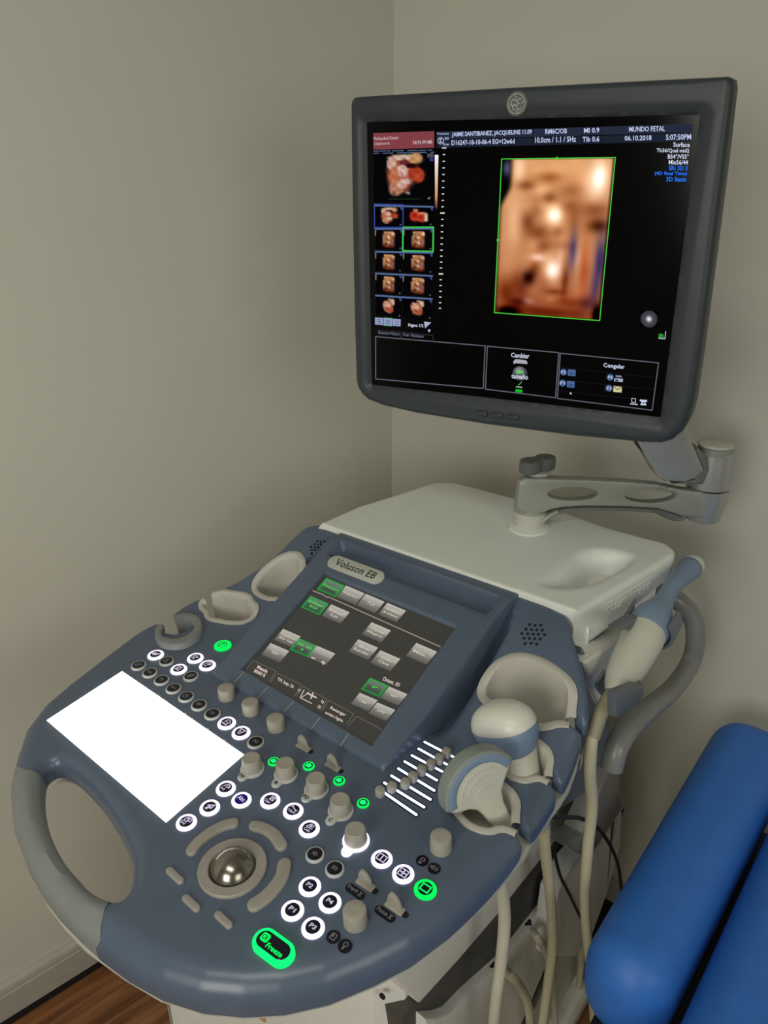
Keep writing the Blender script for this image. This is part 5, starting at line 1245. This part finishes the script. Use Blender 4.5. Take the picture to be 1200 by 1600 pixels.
obj('blue_band', lz([(.044, .020, .0195, 2.2, 0), (.050, .027, .0225, 2.3, 0), (.060, .0345, .026, 2.3, -.001), (.070, .0385, .0285, 2.3, -.001), (.079, .0395, .0295, 2.3, -.001), (.0805, .0385, .029, 2.3, -.001)]), M['probe_blue'], tr2, TR2)
dome = []
for k in range(10):
    a = math.radians(88 * k / 9); dome.append((.080 + .026 * math.sin(a), .0392 * math.cos(a) ** .8, .0293 * math.cos(a) ** .8, 2.3, -.001))
obj('dome', lz([(.078, .038, .0285, 2.3, -.001)] + dome), M['probe_white'], tr2, TR2)
obj('marker_dot', lathe([(.002, 0), (.002, .0012), (.001, .0016)], 12), M['probe_blue'], tr2, TR2 @ Matrix.Translation((.034, -.014, .070)) @ Matrix.Rotation(PI / 2, 4, 'Y'))
for dz in (0, .007):
    obj('grip_ridge', tube([V((-.012, -.0225 - (.001 if dz == 0 else -.0), .055 - dz)), V((0, -.0245 + dz * .3, .054 - dz)), V((.012, -.0225, .055 - dz))], .0009, 6, 3), M['probe_blue'], tr2, TR2)
# 3: long endocavity probe on the side holder
tr3 = thing('ultrasound_transducer', 'long slender endocavity transducer with blue shaft, clipped beside the white machine body', 'transducer', Matrix.Translation(LV.M @ LV.hit(962, 1075, 0, .2)))
def lh(x, y, c=.20): return LV.M @ LV.hit(x, y, 0, c)
def axis_loft(stations):
    """stations (px, py, halfwidth px)"""
    P = [lh(a[0], a[1]) for a in stations]; out = []
    for i, (p, s_) in enumerate(zip(P, stations)):
        t = (P[min(i + 1, len(P) - 1)] - P[max(i - 1, 0)]).normalized(); ex = t.cross(V((0, 0, 1))).normalized(); ey = t.cross(ex)
        dist = (p - V(CAM)).dot(V((0, math.cos(PITCH), -math.sin(PITCH)))); r_ = s_[2] * dist / FPX
        out.append((p, ex, ey, r_, r_, 2))
    return loft(out, 32)
obj('probe_handle', axis_loft([(956, 1086, 10), (958, 1082, 14), (962, 1074, 19), (968, 1064, 24), (977, 1048, 28), (988, 1028, 30.5), (1000, 1005, 32), (1008, 990, 32), (1012, 983, 31)]), M['probe_cream'], tr3)
obj('probe_shaft', axis_loft([(1008, 990, 31), (1011, 985, 33), (1017, 974, 33), (1024, 961, 28), (1031, 949, 20), (1038, 937, 14.5), (1048, 920, 13), (1058, 908, 14), (1068, 898, 16), (1074, 892, 18), (1078, 888, 19), (1079.5, 886, 17)]), M['probe_blue'], tr3)
obj('probe_tip', axis_loft([(1076, 890, 17), (1079, 887, 18.6), (1083, 884, 17.5), (1086, 881.5, 14.5), (1088, 879.8, 9), (1088.6, 879.2, 3)]), M['probe_white'], tr3)
obj('cable_boot', tube([lh(x, y) for x, y in ((957, 1083), (951, 1092), (945, 1103), (937, 1118), (930, 1140), (926, 1152))], .0088, 14, 5), M['boot'], tr3)
cb3 = [(927, 1146), (924, 1165), (922, 1210), (925, 1260), (918, 1330), (914, 1400), (917, 1460), (925, 1540), (930, 1640)]
obj('probe_cable', tube([lh(x, y) for x, y in cb3], .0072, 14, 5), M['cable'], tr3)
# holder clips
hd = thing('transducer_holder', 'blue grey holder clip carrying the endocavity transducer beside the white body', 'holder', Matrix.Translation(lh(1000, 1010, .19)))
def cclip(pts, m, r=.004, c=.2, dy=0.0): return tube([lh(x, y, c) for x, y in pts], r, 10, 6)
# cradle: C-shaped sheet around the bulb
def cradle(cx, cy, r_px, a0, a1, length, thick):
    p = lh(cx, cy); q = lh(cx + 14, cy - 24); t = (q - p).normalized(); ex = t.cross(V((0, 0, 1))).normalized(); ey = ex.cross(t).normalized()
    dist = (p - V(CAM)).dot(V((0, math.cos(PITCH), -math.sin(PITCH)))); R0 = r_px * dist / FPX
    v = []; f = []; n = 26
    for i in range(n + 1):
        a = math.radians(a0 + (a1 - a0) * i / n); d = ex * math.cos(a) + ey * math.sin(a)
        for (rr_, s_) in ((R0, -length / 2), (R0 + thick, -length / 2), (R0 + thick, length / 2), (R0, length / 2)): v.append(tuple(p + d * rr_ + t * s_))
    for i in range(n):
        for k in range(4): f.append((i * 4 + k, i * 4 + (k + 1) % 4, (i + 1) * 4 + (k + 1) % 4, (i + 1) * 4 + k))
    f.append((0, 1, 2, 3)); f.append(tuple(n * 4 + k for k in (3, 2, 1, 0))); return v, f
obj('holder_cradle', cradle(1019, 972, 36, 150, 395, .030, .004), M['clip'], hd)
obj('holder_cradle', cradle(966, 1070, 27, 170, 380, .022, .004), M['clip'], hd)
flap = [(955, 1085), (960, 1078), (990, 1066), (998, 1068), (1000, 1080), (992, 1095), (965, 1115), (956, 1118)]
P = LX(flap, .222); v, f = extr(P, 0, .012, .003, 2); v = [(.216 + p[2], p[0], p[1]) for p in v]; obj('holder_flap', (v, f), M['clip'], hd, LV.M)
brp = LX([(960, 982), (982, 966), (996, 962), (996, 978), (984, 986)], .19); v, f = extr(brp, 0, .010, .002, 1); v = [(.180 + p[2], p[0], p[1]) for p in v]; obj('holder_bracket', (v, f), M['clip'], hd, LV.M)
rail = LX([(912, 1036), (985, 985), (1000, 1000), (960, 1075), (945, 1115), (925, 1070)], .165); v, f = extr(rail, 0, .03, .003, 1); v = [(.136 + p[2], p[0], p[1]) for p in v]; obj('holder_rail', (v, f), M['cart'], hd, LV.M)

# cables of the two abdominal probes and loose cables
obj('cable_boot', tube([lh(x, y, c) for x, y, c in ((840, 1262, .160), (848, 1282, .163), (850, 1302, .165))], .0085, 12, 4), M['bootgrey'], tr2)
obj('probe_cable', tube([lh(x, y, .166) for x, y in ((849, 1296), (852, 1330), (858, 1380), (862, 1430), (863, 1480), (856, 1540), (845, 1620))], .0072, 14, 5), M['cable'], tr2)
obj('probe_cable', tube([lh(x, y, .172) for x, y in ((779, 1345), (782, 1375), (787, 1410), (788, 1450), (782, 1510), (775, 1560), (768, 1640))], .0072, 14, 5), M['cablewhite'], tr1)
tg = 'coiled cables hooked on the cart flank'
def loose(label, pts, c, r, m, grp=None, cat='cable'):
    P = [lh(x, y, c if k_ or r < .004 else .112) for k_, (x, y) in enumerate(pts)]; v, f = tube(P, r, 12, 5); o = obj('probe_cable', (v, f), m); tag(o, label, cat, grp); return o
loose('beige cable looping from the cart flank behind the long hanging cable, uppermost loop', [(868, 1392), (884, 1402), (898, 1425), (907, 1455), (908, 1500), (900, 1600)], .142, .0062, M['cable'], tg)
loose('cream cable looping from the middle hook on the cart flank', [(826, 1448), (838, 1462), (850, 1482), (862, 1520), (868, 1600)], .142, .0058, M['cablewhite'], tg)
loose('beige cable looping from the lowest hook near the bottom edge', [(784, 1515), (798, 1524), (815, 1545), (826, 1575), (832, 1640)], .146, .0068, M['cable'], tg)
o = loose('thin black cord arching from under the console toward the blue chair', [(858, 1277), (885, 1277), (908, 1279), (930, 1290), (948, 1312), (960, 1335), (967, 1358), (972, 1400)], .185, .0028, M['black']); o.name = 'power_cord'
o = loose('thin black cord hanging behind the beige probe cable', [(866, 1318), (868, 1340), (876, 1370), (888, 1395), (900, 1420), (912, 1445)], .150, .0024, M['black']); o.name = 'power_cord'

# ================================================================ BLUE EXAM CHAIR
ch = thing('exam_chair', 'blue vinyl upholstered exam chair cushions at lower right of cart', 'chair', LV.M @ Matrix.Translation((.45, .5, -P0[2])) )
def cushion(name, x0, x1, y0, y1, z0, z1, r, b, taper=0.0):
    pl = rrect(x1 - x0, y1 - y0, r, 10, (x0 + x1) / 2, (y0 + y1) / 2)
    return obj(name, extr(pl, z0, z1, b, 8), M['chair'], ch, LV.M, sharp=80)
def quadround(P, r, n=9):
    out = []; m = len(P)
    for i in range(m):
        a, b, c = V(P[i - 1]), V(P[i]), V(P[(i + 1) % m]); e1 = (a - b).normalized(); e2 = (c - b).normalized()
        h_ = math.acos(max(-1, min(1, e1.dot(e2)))) / 2; cc = b + (e1 + e2).normalized() * (r / math.sin(h_)); p0 = b + e1 * (r / math.tan(h_)) - cc; tot = PI - 2 * h_
        for k in range(n + 1):
            t = tot * k / n; out.append((cc.x + p0.x * math.cos(t) - p0.y * math.sin(t), cc.y + p0.x * math.sin(t) + p0.y * math.cos(t)))
    return out
def pad(name, Q, r, z0, z1, D=.050, pw=2.5):
    zm = (z0 + z1) / 2; H = (z1 - z0) / 2; ts = [1 - math.cos(PI / 2 * k / 14) for k in range(15)]
    rings = [(D * t * .998, zm - H * (1 - (1 - t) ** pw) ** (1 / pw)) for t in ts[:0:-1]] + [(D * t * .998, zm + H * (1 - (1 - t) ** pw) ** (1 / pw)) for t in ts]
    v = []; f = []
    for d, z in rings: v += [(p[0], p[1], z) for p in quadround(offset(Q, d) if d > 1e-6 else Q, max(r - d, .0015))]
    N = len(v) // len(rings)
    for k in range(len(rings) - 1):
        for i in range(N): j = (i + 1) % N; f.append((k * N + i, k * N + j, (k + 1) * N + j, (k + 1) * N + i))
    f.append(tuple(range(N - 1, -1, -1))); f.append(tuple((len(rings) - 1) * N + i for i in range(N)))
    return obj(name, (v, f), M['chair'], ch, LV.M, sharp=80)
pad('side_cushion', [(.243, .282), (.350, .282), (.372, .852), (.247, .852)], .0530, -.34, -.208, .0528)
pad('seat_cushion', [(.3505, -.15), (.95, -.15), (.95, .76), (.3735, .76)], .06, -.34, -.220, .058)
obj('chair_frame', slab(.27, .90, .24, .74, -.40, -.335), M['black'], ch, LV.M)  # blackened so the gap between the cushions looks shaded
obj('chair_column', slab(.42, .75, .35, .60, -.86, -.40), M['cart'], ch, LV.M)
obj('chair_base', extr(rrect(.62, .5, .08, 6, .58, .46), -P0[2] + .001, -.85, .02, 3, 0), M['cart'], ch, LV.M)
